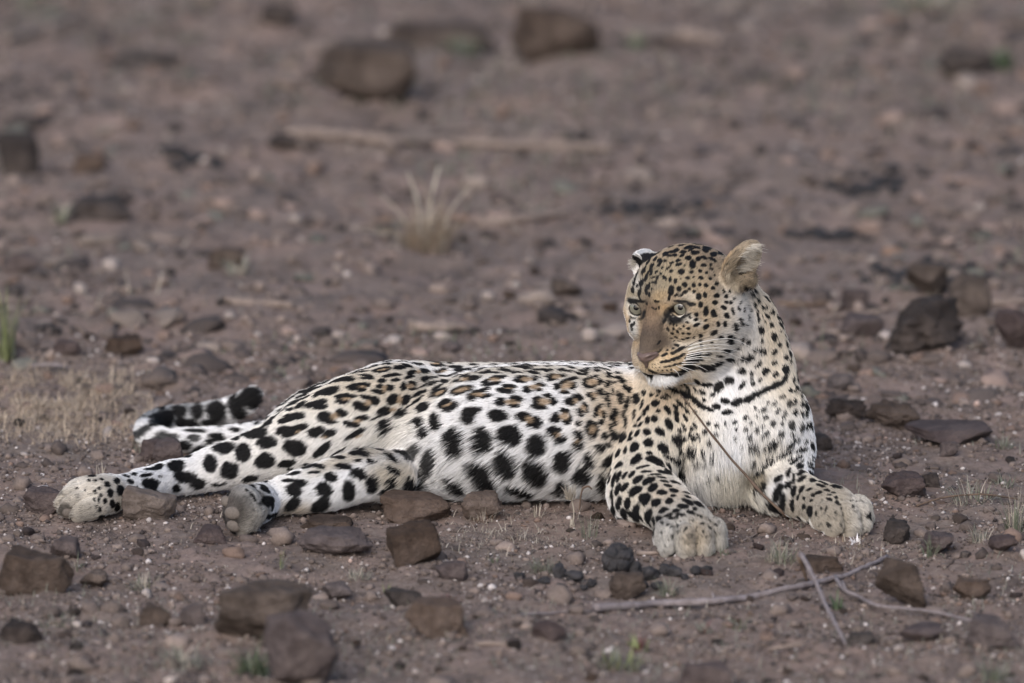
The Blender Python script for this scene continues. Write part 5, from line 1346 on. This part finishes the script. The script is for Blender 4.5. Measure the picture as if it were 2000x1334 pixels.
# ================================================================== dung
M_DUNG, nt, b = new_mat('dung_black')
tc = N(nt, 'ShaderNodeTexCoord'); n1 = noise(60, 6, .7); n2 = noise(240, 4, .7)
r1 = ramp(n1.outputs['Fac'], [(.35, (.016, .015, .017)), (.7, (.055, .050, .054))]); nt.links.new(r1.outputs['Color'], b.inputs['Base Color'])
bp = N(nt, 'ShaderNodeBump'); bp.inputs['Strength'].default_value = .9; bp.inputs['Distance'].default_value = .003
nt.links.new(n2.outputs['Fac'], bp.inputs['Height']); nt.links.new(bp.outputs['Normal'], b.inputs['Normal'])
b.inputs['Roughness'].default_value = .75
def lump_mesh(seed, base, cells=14, depth=.16):
    """rounded lobes with creases between, like dried dung"""
    r = np.random.default_rng(seed)
    v = base[0]
    s = r.normal(0, 1, (cells, 3)); s /= np.linalg.norm(s, axis=1, keepdims=True)
    d = np.sort(np.arccos(np.clip(v @ s.T, -1, 1)), 1)
    e = np.clip((d[:, 1] - d[:, 0]) / .30, 0, 1)
    rad = 1 - depth * (1 - np.sqrt(e)) + .05 * fbm(v + seed, 4, 3, seed)
    return v * rad[:, None]
def dung(px, py, w, h, seed, label, group=None, cells=14):
    g = GG(px, py); m = pxm(g)
    base = ICO5 if w > 50 else ico(3)
    v = lump_mesh(seed, base, cells, .2 if w > 50 else .12) * np.array([w * m / 2, w * m * .42, h * m / 1.75])
    if w <= 50: v = rock_mesh(seed + 60, .35, ico(3), 2.2) * np.array([w * m / 2, w * m * .42, h * m / 1.9])
    o = mesh_np('dung_lump', v, base[1], M_DUNG)
    o.location = (g[0], g[1] + w * m * .38, gh(g[0], g[1]) + h * m * .36)
    o.rotation_euler = (0, 0, seed * 1.3)
    return tag(o, label, 'dung', group)
dung(1207, 1126, 74, 60, 3, 'big black cracked lump of dung in front of the near front paw', cells=26)
WHERE = ['leftmost of the scatter', 'second from the left in the scatter', 'the tall one of the left bunch', 'the widest of the left bunch', 'right end of the left bunch', 'touching the right side of the big lump',
         'behind the grey brown rock, right of the big lump', 'rearmost of the crumbs right of the big lump', 'above the pale green sprig', 'left one of the separate pair at the right', 'right one of the separate pair at the right',
         'in front of the right bunch beside the green sprig', 'low at the right rim of the grey brown rock', 'in front of the tall crumb of the left bunch', 'flat one in front of the left bunch', 'lone one between the green sprig and the separate pair']
for k, (px, py, w, h) in enumerate([(1015, 1134, 28, 19), (1062, 1142, 26, 17), (1095, 1128, 36, 32), (1124, 1140, 42, 24), (1155, 1147, 28, 22), (1240, 1124, 38, 28), (1272, 1134, 36, 32), (1298, 1124, 30, 22), (1322, 1130, 34, 22), (1357, 1122, 26, 20), (1378, 1126, 30, 22), (1285, 1148, 26, 20), (1258, 1150, 24, 20), (1092, 1146, 26, 18), (1140, 1152, 22, 14), (1336, 1134, 20, 14)]):
    dung(px, py, w, h, 11 + k, 'small black dung crumb, %s' % WHERE[k], 'black dung crumbs in front of the paw')
def dung_pile(px, py, w, h, n, seed, label):
    """dark scatter in the background: one heap of lumps"""
    g = GG(px, py)
    t = link(bpy.data.objects.new('dung_pile', None)); t.location = tuple(g)
    tag(t, label, 'dung pile')
    r = np.random.default_rng(seed)
    me = [lump_mesh(seed + q, ico(3), 10, .12) for q in range(2)]
    ms = []
    for q in range(2):
        o = mesh_np('lump', me[q], ico(3)[1], M_DUNG, t); ms.append(o.data)
        if q == 0: first = o
        else: second = o
    for k in range(n):
        o = first if k == 0 else (second if k == 1 else link(bpy.data.objects.new('lump', ms[k % 2]), t))
        qx, qy = px + r.normal(0, w * .27), py - h * .15 + r.normal(0, h * .22)
        gg = GG(qx, qy); m = pxm(gg)
        s = r.uniform(4, 13) * m * min(1.0, w / 150 + .3)
        o.scale = (s * r.uniform(.9, 1.6), s, s * r.uniform(.6, .9))
        o.location = tuple(np.array([gg[0], gg[1], gh(gg[0], gg[1]) + s * .4]) - np.array(t.location))
        o.rotation_euler = (0, 0, r.uniform(0, 6))
dung_pile(1712, 362, 190, 44, 60, 1, 'blurred heap of black dung in the background right of the leopard head')
dung_pile(1285, 412, 210, 26, 44, 2, 'thin scattered line of black dung above the leopard head')
dung_pile(1615, 466, 130, 24, 40, 3, 'blurred dark strip of dung level with the leopard ear')
dung_pile(1800, 548, 230, 50, 64, 4, 'black dung scattered behind the top of the rock pile')
dung_pile(1985, 300, 70, 26, 18, 5, 'small dark dung heap at the far right edge')
dung_pile(380, 322, 130, 30, 22, 6, 'few dark crumbs of dung in the upper left background')
# ================================================================== twigs, branches
def tube_np(pts, radii, sides=7, bumps=0.0, seed=0):
    pts = np.asarray(pts, float); n = len(pts)
    r = np.random.default_rng(seed)
    V, F = [], []
    up = np.array([.13, .2, 1.0])
    for i in range(n):
        t = pts[min(i + 1, n - 1)] - pts[max(i - 1, 0)]; t /= np.linalg.norm(t) + 1e-12
        a = np.cross(t, up); a /= np.linalg.norm(a) + 1e-12; b_ = np.cross(t, a)
        for k in range(sides):
            an = 2 * math.pi * k / sides
            V.append(pts[i] + (a * math.cos(an) + b_ * math.sin(an)) * radii[i] * (1 + bumps * r.normal()))
        if i:
            for k in range(sides):
                F.append((sides * (i - 1) + k, sides * (i - 1) + (k + 1) % sides, sides * i + (k + 1) % sides, sides * i + k))
    F.append(tuple(range(sides - 1, -1, -1))); F.append(tuple(range(sides * (n - 1), sides * n)))
    return V, F
def wood_mat(name, a, c):
    global nt, tc
    m, nt, b = new_mat(name)
    tc = N(nt, 'ShaderNodeTexCoord'); n1 = noise(70, 6, .65)
    r1 = ramp(n1.outputs['Fac'], [(.3, a), (.7, c)]); nt.links.new(r1.outputs['Color'], b.inputs['Base Color'])
    bp = N(nt, 'ShaderNodeBump'); bp.inputs['Strength'].default_value = .6; bp.inputs['Distance'].default_value = .001
    nt.links.new(n1.outputs['Fac'], bp.inputs['Height']); nt.links.new(bp.outputs['Normal'], b.inputs['Normal'])
    b.inputs['Roughness'].default_value = .85
    return m
M_TWIG = wood_mat('twig_grey', (.14, .115, .115), (.27, .235, .245))
M_TWIGB = wood_mat('twig_brown', (.085, .055, .04), (.17, .12, .09))
M_LOG = wood_mat('log_pale', (.150, .115, .098), (.285, .225, .195))

def twig(path, r_px, mat, name='twig', parent=None, seed=0, lift=None, taper=.5, off=None):
    """path of photo pixels on the ground; lift gives heights above it in px"""
    rows = []
    for i, (x, y) in enumerate(path):
        g = GG(x, y)
        hgt = (lift[i] if lift else 0)
        m = pxm(g)
        if hgt:       # keep the sighted pixel: the foot is further down the picture
            g = GG(x, y + hgt)
            g = g + np.array([0, 0, hgt * pxm(g)])
        rows.append(list(g + np.array([0, 0, r_px * m * .9])) + [r_px * m])
    w = spline(rows, .012)
    r = np.random.default_rng(seed)
    w[:, :3] += r.normal(0, r_px * .10, (len(w), 3)) * pxm(w[0, :3])
    rad = w[:, 3] * np.linspace(1, 1 - taper, len(w)) * (1 + .08 * r.normal(size=len(w)))
    V, F = tube_np(w[:, :3], rad, 8, .06, seed)
    if off is not None: V = [v - off for v in V]
    return mesh_obj(name, V, F, mat, parent)

def twig_thing(path, r_px, mat, label, branches=(), seed=0, lift=None, cat='twig', name='twig', taper=.5):
    g = GG(*path[0])
    t = link(bpy.data.objects.new(name, None)); t.location = tuple(g)
    tag(t, label, cat)
    off = np.array(g)
    twig(path, r_px, mat, 'stem', t, seed, lift, taper, off)
    for k, br in enumerate(branches):
        twig(br[0], br[1], br[3] if len(br) > 3 else mat, 'side_branch', t, seed + k + 1, br[2], .5, off)
twig_thing([(1160, 1194), (1230, 1190), (1300, 1186), (1390, 1182), (1470, 1172), (1550, 1154), (1640, 1134), (1690, 1114), (1732, 1094)], 8.5, M_TWIG, 'long grey twig lying across the foreground right of the dung', [([(1396, 1180), (1391, 1160)], 4, [0, 14])], 3, taper=.55)
twig_thing([(1563, 1084), (1585, 1122), (1602, 1160), (1622, 1205), (1652, 1262)], 5, M_TWIG, 'thin straight lavender grey twig leaning over the long twig', [([(1561, 1090), (1568, 1115), (1578, 1144)], 5, [60, 34, 4], M_TWIGB)], 5, lift=[66, 50, 34, 18, 0], taper=.35)
twig_thing([(1630, 1130), (1650, 1156), (1672, 1166), (1712, 1186), (1770, 1192), (1830, 1200), (1890, 1214), (1960, 1228)], 4.5, M_TWIG, 'thin crooked grey twig running to the right edge below the angular rock', [([(1652, 1154), (1645, 1136)], 3, [4, 14])], 7, lift=[8, 10, 12, 12, 10, 10, 8, 6], taper=.45)
twig_thing([(545, 272), (640, 272), (760, 282), (880, 286), (1000, 292), (1100, 294), (1190, 300)], 11, M_LOG, 'long pale fallen branch lying across the blurred background', [([(800, 282), (870, 262), (950, 252)], 8, [0, 6, 8])], 9, cat='branch', name='fallen_branch', taper=.3)
twig_thing([(935, 446), (1010, 436), (1110, 424)], 10, M_LOG, 'pale blurred stick right of the dry grass tuft', (), 11, cat='stick', name='stick', taper=.3)
twig_thing([(440, 594), (500, 600), (572, 602)], 9, M_LOG, 'short pale stick in the background above the leopard hind leg', (), 12, cat='stick', name='stick', taper=.3)
twig_thing([(795, 648), (850, 652), (908, 650)], 13, M_LOG, 'chunky pale piece of bark beyond the leopard back', [([(840, 646), (870, 640), (900, 642)], 8, [0, 4, 4])], 13, cat='bark', name='bark_chip', taper=.4)
twig_thing([(1240, 92), (1320, 84), (1410, 96)], 18, M_LOG, 'curved pale piece of wood at the top right of the far boulders', (), 14, cat='driftwood', name='wood_piece', taper=.4)
twig_thing([(10, 86), (80, 66), (150, 40)], 10, M_LOG, 'blurred pale stick in the top left corner', (), 15, cat='stick', name='stick', taper=.3)
twig_thing([(1925, 598), (1970, 596), (2040, 592)], 8, M_LOG, 'pale stick poking out right of the rock pile', (), 16, cat='stick', name='stick', taper=.3)
twig_thing([(1590, 628), (1660, 618), (1740, 608)], 5, M_LOG, 'thin pale stick lying left of the rock pile', (), 17, cat='stick', name='stick', taper=.3)
twig_thing([(1520, 598), (1570, 600), (1625, 596)], 6, M_TWIGB, 'short dark stick right of the leopard neck', (), 18, cat='stick', name='stick', taper=.3)
twig_thing([(1246, 1084), (1270, 1086), (1304, 1082)], 6, M_LOG, 'flat brown bark chip in front of the near paw', (), 19, cat='bark', name='bark_chip', taper=.5)
twig_thing([(1448, 1060), (1480, 1044)], 2.6, M_LOG, 'short straw coloured splinter between the front paws', (), 20, cat='splinter', name='splinter', taper=.4)
twig_thing([(60, 718), (100, 716), (140, 722)], 4, M_TWIG, 'thin grey stick lying behind the dry grass patch', (), 21, cat='stick', name='stick', taper=.4)
twig_thing([(1000, 1204), (1100, 1198), (1156, 1196)], 3, M_TWIG, 'thin faded twig left of the long grey twig', (), 22, cat='twig', taper=.6)
twig_thing([(1790, 990), (1850, 972), (1930, 968), (1990, 978)], 2.5, M_TWIGB, 'thin dark stem arching through the grass tuft at the right', (), 23, lift=[0, 14, 10, 0], taper=.4)
twig_thing([(1500, 1272), (1560, 1262), (1580, 1258)], 4, M_LOG, 'short pale stick at the bottom right of the foreground', (), 24, cat='stick', name='stick', taper=.4)
twig_thing([(930, 1262), (985, 1262), (1004, 1266)], 5, M_LOG, 'short pale blurred stick at the bottom centre', (), 25, cat='stick', name='stick', taper=.4)

# a dry stem that rises from beside the far foreleg and crosses the chest
rows = []
stem_px = [(1540, 1012), (1525, 1000), (1487, 962), (1456, 927), (1429, 898), (1411, 875), (1393, 853), (1375, 830), (1361, 811), (1348, 794), (1340, 783), (1329, 772)]
root_y = GG(1540, 1012)[1]
for i, (x, y) in enumerate(stem_px):
    h_, _ = hit(x, y)
    yy = root_y - .02 * i / 11
    if h_ is not None: yy = min(yy, h_[1] - .022)
    rows.append(list(P(x, y, yy)) + [(3.4 - 2.2 * i / 11) * PX])
w = spline(rows, .01)
for _ in range(6): w[1:-1, 1] = (w[:-2, 1] + 2 * w[1:-1, 1] + w[2:, 1]) / 4
V, F = tube_np(w[:, :3], w[:, 3] * (1 + .12 * np.random.default_rng(3).normal(size=len(w))), 7, .05, 4)
tag(mesh_obj('plant_stem', V, F, M_TWIGB), 'single thin dry stem rising in front of the leopard chest', 'stem')

# ================================================================== grass and small plants
def leaf_mat(name, a, c):
    global nt, tc
    m, nt, b = new_mat(name)
    tc = N(nt, 'ShaderNodeTexCoord'); n1 = noise(30, 3, .6)
    r1 = ramp(n1.outputs['Fac'], [(.3, a), (.7, c)]); nt.links.new(r1.outputs['Color'], b.inputs['Base Color'])
    b.inputs['Roughness'].default_value = .7
    return m
LM = {'green': leaf_mat('grass_green', (.085, .10, .065), (.165, .18, .125)), 'straw': leaf_mat('grass_straw', (.20, .15, .10), (.36, .28, .20)), 'pale': leaf_mat('grass_pale', (.28, .245, .20), (.46, .41, .35)),
      'mat': leaf_mat('grass_mat', (.33, .255, .19), (.50, .41, .32)), 'grey': leaf_mat('grass_grey', (.14, .145, .12), (.24, .24, .20)), 'red': leaf_mat('plant_red', (.10, .035, .035), (.17, .07, .065)), 'bright': leaf_mat('grass_bright', (.14, .165, .06), (.24, .26, .12)), 'weed': leaf_mat('weed_green', (.055, .082, .045), (.10, .135, .075)), 'rust': leaf_mat('stalk_rust', (.13, .075, .05), (.25, .16, .11))}

def blades(n, spread, hgt, width, seed, lean=.5, curl=.5, flat=.0, hvar=.4):
    """a bunch of bent tapering grass blades about the origin"""
    r = np.random.default_rng(seed)
    V, F = [], []
    for i in range(n):
        a = r.uniform(0, 6.283); q = spread * math.sqrt(r.random())
        x0, y0 = math.cos(a) * q, math.sin(a) * q
        d = a + r.normal(0, .7)
        L = hgt * r.uniform(1 - hvar, 1 + hvar * .5)
        ln = abs(r.normal(0, lean)) + lean * .3 * q / max(spread, 1e-4)
        w = width * r.uniform(.6, 1.2)
        side = np.array([-math.sin(d + r.normal(0, .5)), math.cos(d), .0])
        side /= np.linalg.norm(side)
        p = np.array([x0, y0, -.003]); th = ln * .3
        k0 = len(V)
        for s_ in range(5):
            ww = w * (1 - (s_ / 4) ** 1.5 * .93)
            V += [p - side * ww / 2, p + side * ww / 2]
            th += ln * .35 * (1 + curl * s_ * .5)
            p = p + np.array([math.cos(d) * math.sin(th), math.sin(d) * math.sin(th), math.cos(th) + .02]) * L / 4
            if p[2] < .001: p[2] = .001
        for s_ in range(4):
            F.append((k0 + 2 * s_, k0 + 2 * s_ + 1, k0 + 2 * s_ + 3, k0 + 2 * s_ + 2))
    return V, F

def tuft(px, py, wpx, hpx, n, kinds, label, seed, lean=.5, curl=.5, width=2.0, cat='grass tuft', name='grass_tuft'):
    g = GG(px, py); m = pxm(g)
    t = link(bpy.data.objects.new(name, None)); t.location = tuple(g)
    tag(t, label, cat)
    for k, kd in enumerate(kinds):
        if n // len(kinds) <= 20:           # few enough to pick apart: every blade is a part
            for q in range(max(3, n // len(kinds))):
                V, F = blades(1, wpx * m * .35, hpx * m, width * m, seed + k * 31 + q, lean, curl)
                mesh_obj('blade', V, F, LM[kd], t, smooth=False)
            continue
        V, F = blades(max(3, n // len(kinds)), wpx * m * .35, hpx * m, width * m, seed + k, lean, curl)
        mesh_obj('blades', V, F, LM[kd], t, smooth=False)['kind'] = 'stuff'
    return t
TUFTS = [
 (835, 486, 130, 100, 360, ('straw', 'rust', 'pale'), 'blurred tuft of dry straw grass standing behind the leopard back', .8, .3, 2.0),
 (945, 1012, 80, 42, 70, ('rust', 'pale'), 'curly rust coloured dry tuft at the belly over a rounded rock', .8, 1.6, 1.8),
 (1052, 1010, 24, 30, 14, ('pale',), 'small spiky straw tuft in front of the belly', .4, .2, 3),
 (1898, 982, 120, 60, 90, ('green', 'grey', 'pale'), 'spreading green grass tuft right of the far paw', .8, .6, 2.4),
 (1984, 1040, 50, 84, 50, ('green', 'pale'), 'tall green grass tuft at the right edge', .4, .4, 2.6),
 (1958, 876, 46, 34, 50, ('green', 'grey'), 'small green grass tuft right of the flat slab', .7, .5, 2),
 (1816, 1086, 40, 46, 22, ('green',), 'little fan of green blades in front of the grey stone', .5, .3, 2.6),
 (1525, 1096, 84, 50, 120, ('green', 'grey', 'pale'), 'soft grey green tuft between the two front paws', .7, .6, 1.8),
 (1408, 1080, 46, 38, 26, ('green',), 'sprig of green blades at the toes of the near paw', .8, .5, 2.2),
 (1062, 1116, 66, 36, 120, ('grey', 'green'), 'fuzzy grey green tuft left of the black dung', .6, .6, 1.6),
 (752, 1168, 26, 34, 14, ('bright', 'green'), 'yellow green sprig left of the dark grey stone', .3, .3, 3),
 (966, 1100, 22, 24, 14, ('green',), 'tiny green sprig right of the blocky rock', .5, .4, 2.4),
 (546, 1108, 24, 40, 12, ('bright', 'grey'), 'thin yellow green sprig left of the purple slab', .3, .3, 2.2),
 (1304, 1160, 46, 42, 34, ('grey', 'green'), 'pale green sprig beside the grey brown rock', .6, .4, 3),
 (492, 1318, 80, 70, 70, ('green', 'weed'), 'blurred green tuft between the two foreground boulders', .6, .5, 5),
 (356, 1300, 110, 60, 90, ('grey', 'pale', 'grey'), 'blurred pale grey grass left of the foreground boulders', .8, .6, 4),
 (152, 1112, 32, 34, 22, ('pale', 'green'), 'small pale and green sprig above the tan clod', .6, .4, 2.4),
 (284, 1148, 80, 36, 90, ('grey', 'green', 'pale'), 'low grey green patch right of the tan clod', .8, .6, 2.2),
 (14, 700, 44, 130, 40, ('bright', 'green'), 'tall yellow green stalks at the left edge', .18, .2, 4),
 (118, 432, 44, 50, 24, ('green', 'pale'), 'blurred green and pale sprig left of the dark rock', .5, .4, 5),
 (466, 534, 60, 42, 44, ('pale', 'grey'), 'blurred pale sprig behind the leopard hindquarters', .6, .4, 4.5),
 (286, 884, 70, 40, 60, ('green', 'grey'), 'faint green tuft left of the tail bend', .7, .6, 2),
 (434, 836, 50, 26, 40, ('green', 'bright'), 'green grass blades poking out between tail and thigh', .7, .5, 2.4),
 (196, 930, 26, 40, 6, ('pale',), 'few pale dry blades behind the outstretched hind leg', .3, .6, 4),
 (902, 108, 90, 44, 60, ('weed', 'grey'), 'blurred green weed between the far boulders', .6, .4, 6),
 (1956, 132, 60, 50, 50, ('weed',), 'bright blurred green weed at the upper right edge', .6, .4, 6),
 (1240, 96, 60, 40, 40, ('weed', 'grey'), 'blurred green weed right of the tall far boulder', .6, .4, 6),
 (70, 16, 120, 40, 60, ('weed', 'grey'), 'dark green blurred weed in the top left corner', .6, .4, 6),
 (1820, 12, 260, 30, 120, ('weed', 'straw', 'grey'), 'strip of blurred green growth along the top right edge', .6, .4, 6),
 (876, 1178, 50, 26, 34, ('red',), 'little red leaved plant behind the pale brown rock', .8, .5, 4),
 (1246, 1268, 50, 34, 34, ('red', 'bright'), 'blurred red and yellow plant under the long twig', .7, .4, 5),
 (1378, 1232, 40, 30, 26, ('red', 'grey'), 'small blurred red sprig right under the long twig', .7, .4, 4),
 (1632, 1188, 30, 36, 12, ('weed',), 'single green leafy sprig below the forked twigs', .4, .3, 8),
 (1440, 1228, 60, 30, 40, ('grey', 'green'), 'faint grey green sprig below the middle of the long twig', .8, .5, 3),
 (1920, 1056, 60, 40, 40, ('grey', 'pale'), 'pale grey sprig left of the tall tuft at the right edge', .7, .5, 2.2),
 (1650, 1062, 150, 22, 90, ('pale', 'straw'), 'mat of pale dry grass under the toes of the far paw', 1.1, 1.0, 2),
 (110, 1222, 100, 36, 80, ('grey', 'green', 'pale'), 'blurred grey green patch in the lower left', .9, .6, 3),
 (1150, 1050, 44, 50, 26, ('grey', 'green'), 'feathery grey sprig left of the near forearm', .3, .4, 1.8),
 (1475, 700, 10, 10, 4, ('grey',), 'tiny grey sprig behind the neck', .5, .4, 2),
 (700, 1128, 60, 26, 60, ('grey', 'pale'), 'low pale grey sprig behind the blocky rock', .9, .6, 2),
 (1960, 950, 50, 34, 40, ('green', 'grey'), 'small green tuft behind the spreading tuft at the right', .8, .6, 2.4),
 (1210, 1300, 120, 40, 80, ('grey', 'bright', 'green'), 'blurred yellow green growth at the bottom centre', .8, .5, 4),
 (1940, 1330, 80, 60, 60, ('grey', 'green'), 'blurred grey green tuft in the lower right corner', .7, .5, 4),
 (620, 1300, 90, 40, 60, ('grey', 'pale'), 'blurred pale growth right of the purple grey boulder', .8, .5, 4),
]
for k, (px, py, wpx, hpx, n, kinds, label, lean, curl, width) in enumerate(TUFTS):
    if 'behind the neck' in label: continue
    tuft(px, py, wpx, hpx, n, kinds, label, 500 + 13 * k, lean, curl, width)
# the long seed stalks of the straw tuft
g = GG(835, 486); m = pxm(g)
par = [o for o in COL.objects if o.get('label', '').startswith('blurred tuft of dry straw')][0]
for k, (dx, x1, y1, r0) in enumerate(((18, 858, 326, 5.2), (-30, 796, 336, 4.0), (-50, 742, 380, 2.6), (46, 920, 362, 3.0), (-4, 822, 348, 1.5), (24, 880, 360, 1.5), (-70, 700, 440, 1.4))):
    a = np.array([dx * m * .5, 0, 0]); e = P(x1, y1, g[1] + .03) - g
    mid_ = (a + e) / 2 + np.array([-.01 * np.sign(dx), 0, .01])
    w = spline([list(a) + [r0 * m * .6], list(mid_) + [r0 * m * .7], list(e) + [r0 * m * .5]], .02)
    V, F = tube_np(w[:, :3], w[:, 3], 6)
    mesh_obj('seed_stalk', V, F, LM['pale' if k < 4 else 'straw'], par)

rk = np.random.default_rng(14)
for k in range(16):
    x1 = rk.uniform(690, 950); y1 = 486 - rk.uniform(40, 110) * (1 - .4 * abs(x1 - 825) / 130)
    a = np.array([(x1 - 825) * m * .12, rk.normal(0, .01), 0]); e = P(x1, y1, g[1] + rk.normal(0, .03)) - g
    mid_ = (a + e) / 2 + np.array([-.006 * np.sign(x1 - 825), 0, .012])
    w = spline([list(a) + [1.1 * m], list(mid_) + [1.0 * m], list(e) + [.5 * m]], .02)
    V, F = tube_np(w[:, :3], w[:, 3], 5)
    mesh_obj('dry_stem', V, F, LM['pale' if k % 2 else 'straw'], par)

# seed head on a stalk in front of the belly, and the curled dark leaf next to it
g = GG(1118, 1030); m = pxm(g)
t = link(bpy.data.objects.new('seed_head', None)); t.location = tuple(g)
tag(t, 'dry spiky seed head on a short stalk in front of the belly', 'seed head')
top = P(1114, 966, g[1]) - g
w = spline([[0, 0, 0, 1.6 * m], list(top * .5 + np.array([.004, 0, 0])) + [1.4 * m], list(top) + [1.3 * m]], .006)
V, F = tube_np(w[:, :3], w[:, 3], 6); mesh_obj('stalk', V, F, LM['pale'], t)
V, F = blades(46, 9 * m, 30 * m, 3 * m, 5, .45, .2)
mesh_obj('spikes', [np.array(v) + top - np.array([0, 0, 6 * m]) for v in V], F, LM['pale'], t, smooth=False)
V, F = blades(5, 4 * m, 30 * m, 7 * m, 6, .25, .4)
mesh_obj('leaf', V, F, LM['pale'], t, smooth=False)
g = GG(1132, 1000); m = pxm(g)
rows = [list(P(x, y, g[1]))  + [r * m] for x, y, r in ((1131, 1000, 1), (1136, 960, 1.8), (1142, 952, 2.6), (1150, 950, 2.2), (1156, 956, 1.0))]
w = spline(rows, .004); V, F = tube_np(w[:, :3], w[:, 3], 6)
tag(mesh_obj('curled_leaf', V, F, M_TWIGB), 'thin dark curled leaf standing beside the seed head', 'leaf')

# white scrap of fluff at the far paw
g = GG(1672, 1062); m = pxm(g)
V, F = blades(16, 10 * m, 20 * m, 7 * m, 8, .8, .4)
M_FLUFF, nt, b = new_mat('white_fluff'); b.inputs['Base Color'].default_value = (.7, .68, .70, 1)
o = mesh_obj('feather', V, F, M_FLUFF, smooth=False); o.location = tuple(g); tag(o, 'small white scrap of feather lying under the far paw toes', 'feather')

# the short dry grass patch at the left, and litter: uncounted
def Gv(px, py):
    d = cF[None] + cR[None] * ((px - 1000.0) / FPX)[:, None] + cU[None] * ((667.0 - py) / FPX)[:, None]
    return (CAMP[None] + d * (-CAM_H / d[:, 2])[:, None])[:, :2]

def blade_field(name, label, mat, region, n, hgt, width, seed, lean, curl):
    r = np.random.default_rng(seed)
    xy = region(r, n); n = len(xy)
    V0, F0 = blades(min(n, 700), 1.0, 1.0, 1.0, seed, lean, curl)
    V0 = np.array(V0).reshape(-1, 10, 3)[r.integers(0, min(n, 700), n)]
    q = V0 - ((V0[:, 0] + V0[:, 1]) / 2)[:, None]
    half = (q[:, 1::2] - q[:, 0::2]) / 2
    half = half / np.linalg.norm(V0[:, 1] - V0[:, 0], axis=1)[:, None, None] * width
    mid_ = (q[:, 0::2] + q[:, 1::2]) / 2 * (hgt * r.uniform(.5, 1.3, n))[:, None, None]
    V = np.empty((n, 10, 3)); V[:, 0::2] = mid_ - half; V[:, 1::2] = mid_ + half
    V[:, :, 0] += xy[:, :1]; V[:, :, 1] += xy[:, 1:]
    V[:, :, 2] += ground_h(xy[:, 0], xy[:, 1])[:, None] - .002
    f0 = np.array([(2 * s_, 2 * s_ + 1, 2 * s_ + 3, 2 * s_ + 2) for s_ in range(4)])
    F = (f0[None] + (np.arange(n) * 10)[:, None, None]).reshape(-1, 4)
    return tag(mesh_np(name, V.reshape(-1, 3), F, mat, smooth=False), label, kind='stuff')
def clear(px, py):
    """keep only pixels that do not look onto the animal"""
    return np.array([hit(a, b_)[0] is None for a, b_ in zip(px, py)])
def reg_patch(r, n):
    px, py = r.normal(110, 135, n * 3), r.normal(785, 40, n * 3)
    k = (px < 300) & (py > 715) & (py < 872) & (vnoise(np.stack([px * .02, py * .05, 0 * px], 1), 1.0, 3) > -.45)
    return Gv(px[k], py[k])[:n]
blade_field('dry_grass', 'flattened patch of short dry straw coloured grass at the left beside the tail', LM['mat'], reg_patch, 8500, .034, .0014, 21, 2.0, .9)
def reg_litter(r, n):
    n1, n2, n3 = int(n * .3), int(n * .18), n - int(n * .48)
    px = np.concatenate([r.normal(985, 80, n1), r.normal(1680, 90, n2), r.uniform(0, 2000, n3)])
    py = np.concatenate([r.normal(1040, 20, n1), r.normal(1062, 22, n2), r.uniform(880, 1334, n3)])
    k = clear(px, py)
    return Gv(px[k], py[k])
blade_field('plant_litter', 'scattered bits of straw and dead stalks on the dirt', LM['pale'], reg_litter, 2000, .028, .0013, 22, 2.2, .5)
def reg_sprout(r, n):
    m_ = n * 3
    px = r.uniform(0, 2000, m_)
    py = np.where(r.random(m_) < .75, r.uniform(900, 1334, m_), r.uniform(560, 900, m_))
    g = Gv(px, py)
    k = vnoise(np.stack([g[:, 0], g[:, 1], 0 * px], 1), 2.2, 9) > .05
    px, py, g = px[k][:n], py[k][:n], g[k][:n]
    return g[clear(px, py)]
blade_field('grass_sprouts', 'sparse tiny grey green sprouts dotted over the dirt', LM['grey'], reg_sprout, 3200, .021, .0015, 23, .9, .5)
def reg_far_litter(r, n):
    y = r.uniform(1.0, 5.6, n * 3); x = r.uniform(-1.75, 1.75, n * 3)
    k = vnoise(np.stack([x * 1.6, y * .7, 0 * x], 1), 1.6, 77) > .05
    return np.stack([x[k], y[k]], 1)[:n]
blade_field('far_litter', 'blurred bits of dead straw lying on the dirt in the background', LM['pale'], reg_far_litter, 1700, .05, .003, 24, 2.0, .5)
def reg_far_green(r, n):
    y = r.uniform(1.0, 5.6, n * 4); x = r.uniform(-1.75, 1.75, n * 4)
    k = vnoise(np.stack([x * 1.3, y * .6, 0 * x], 1), 1.7, 78) > .2
    return np.stack([x[k], y[k]], 1)[:n]
blade_field('far_sprouts', 'faint grey green growth dotted over the dirt in the background', LM['green'], reg_far_green, 4200, .036, .003, 25, 1.0, .5)
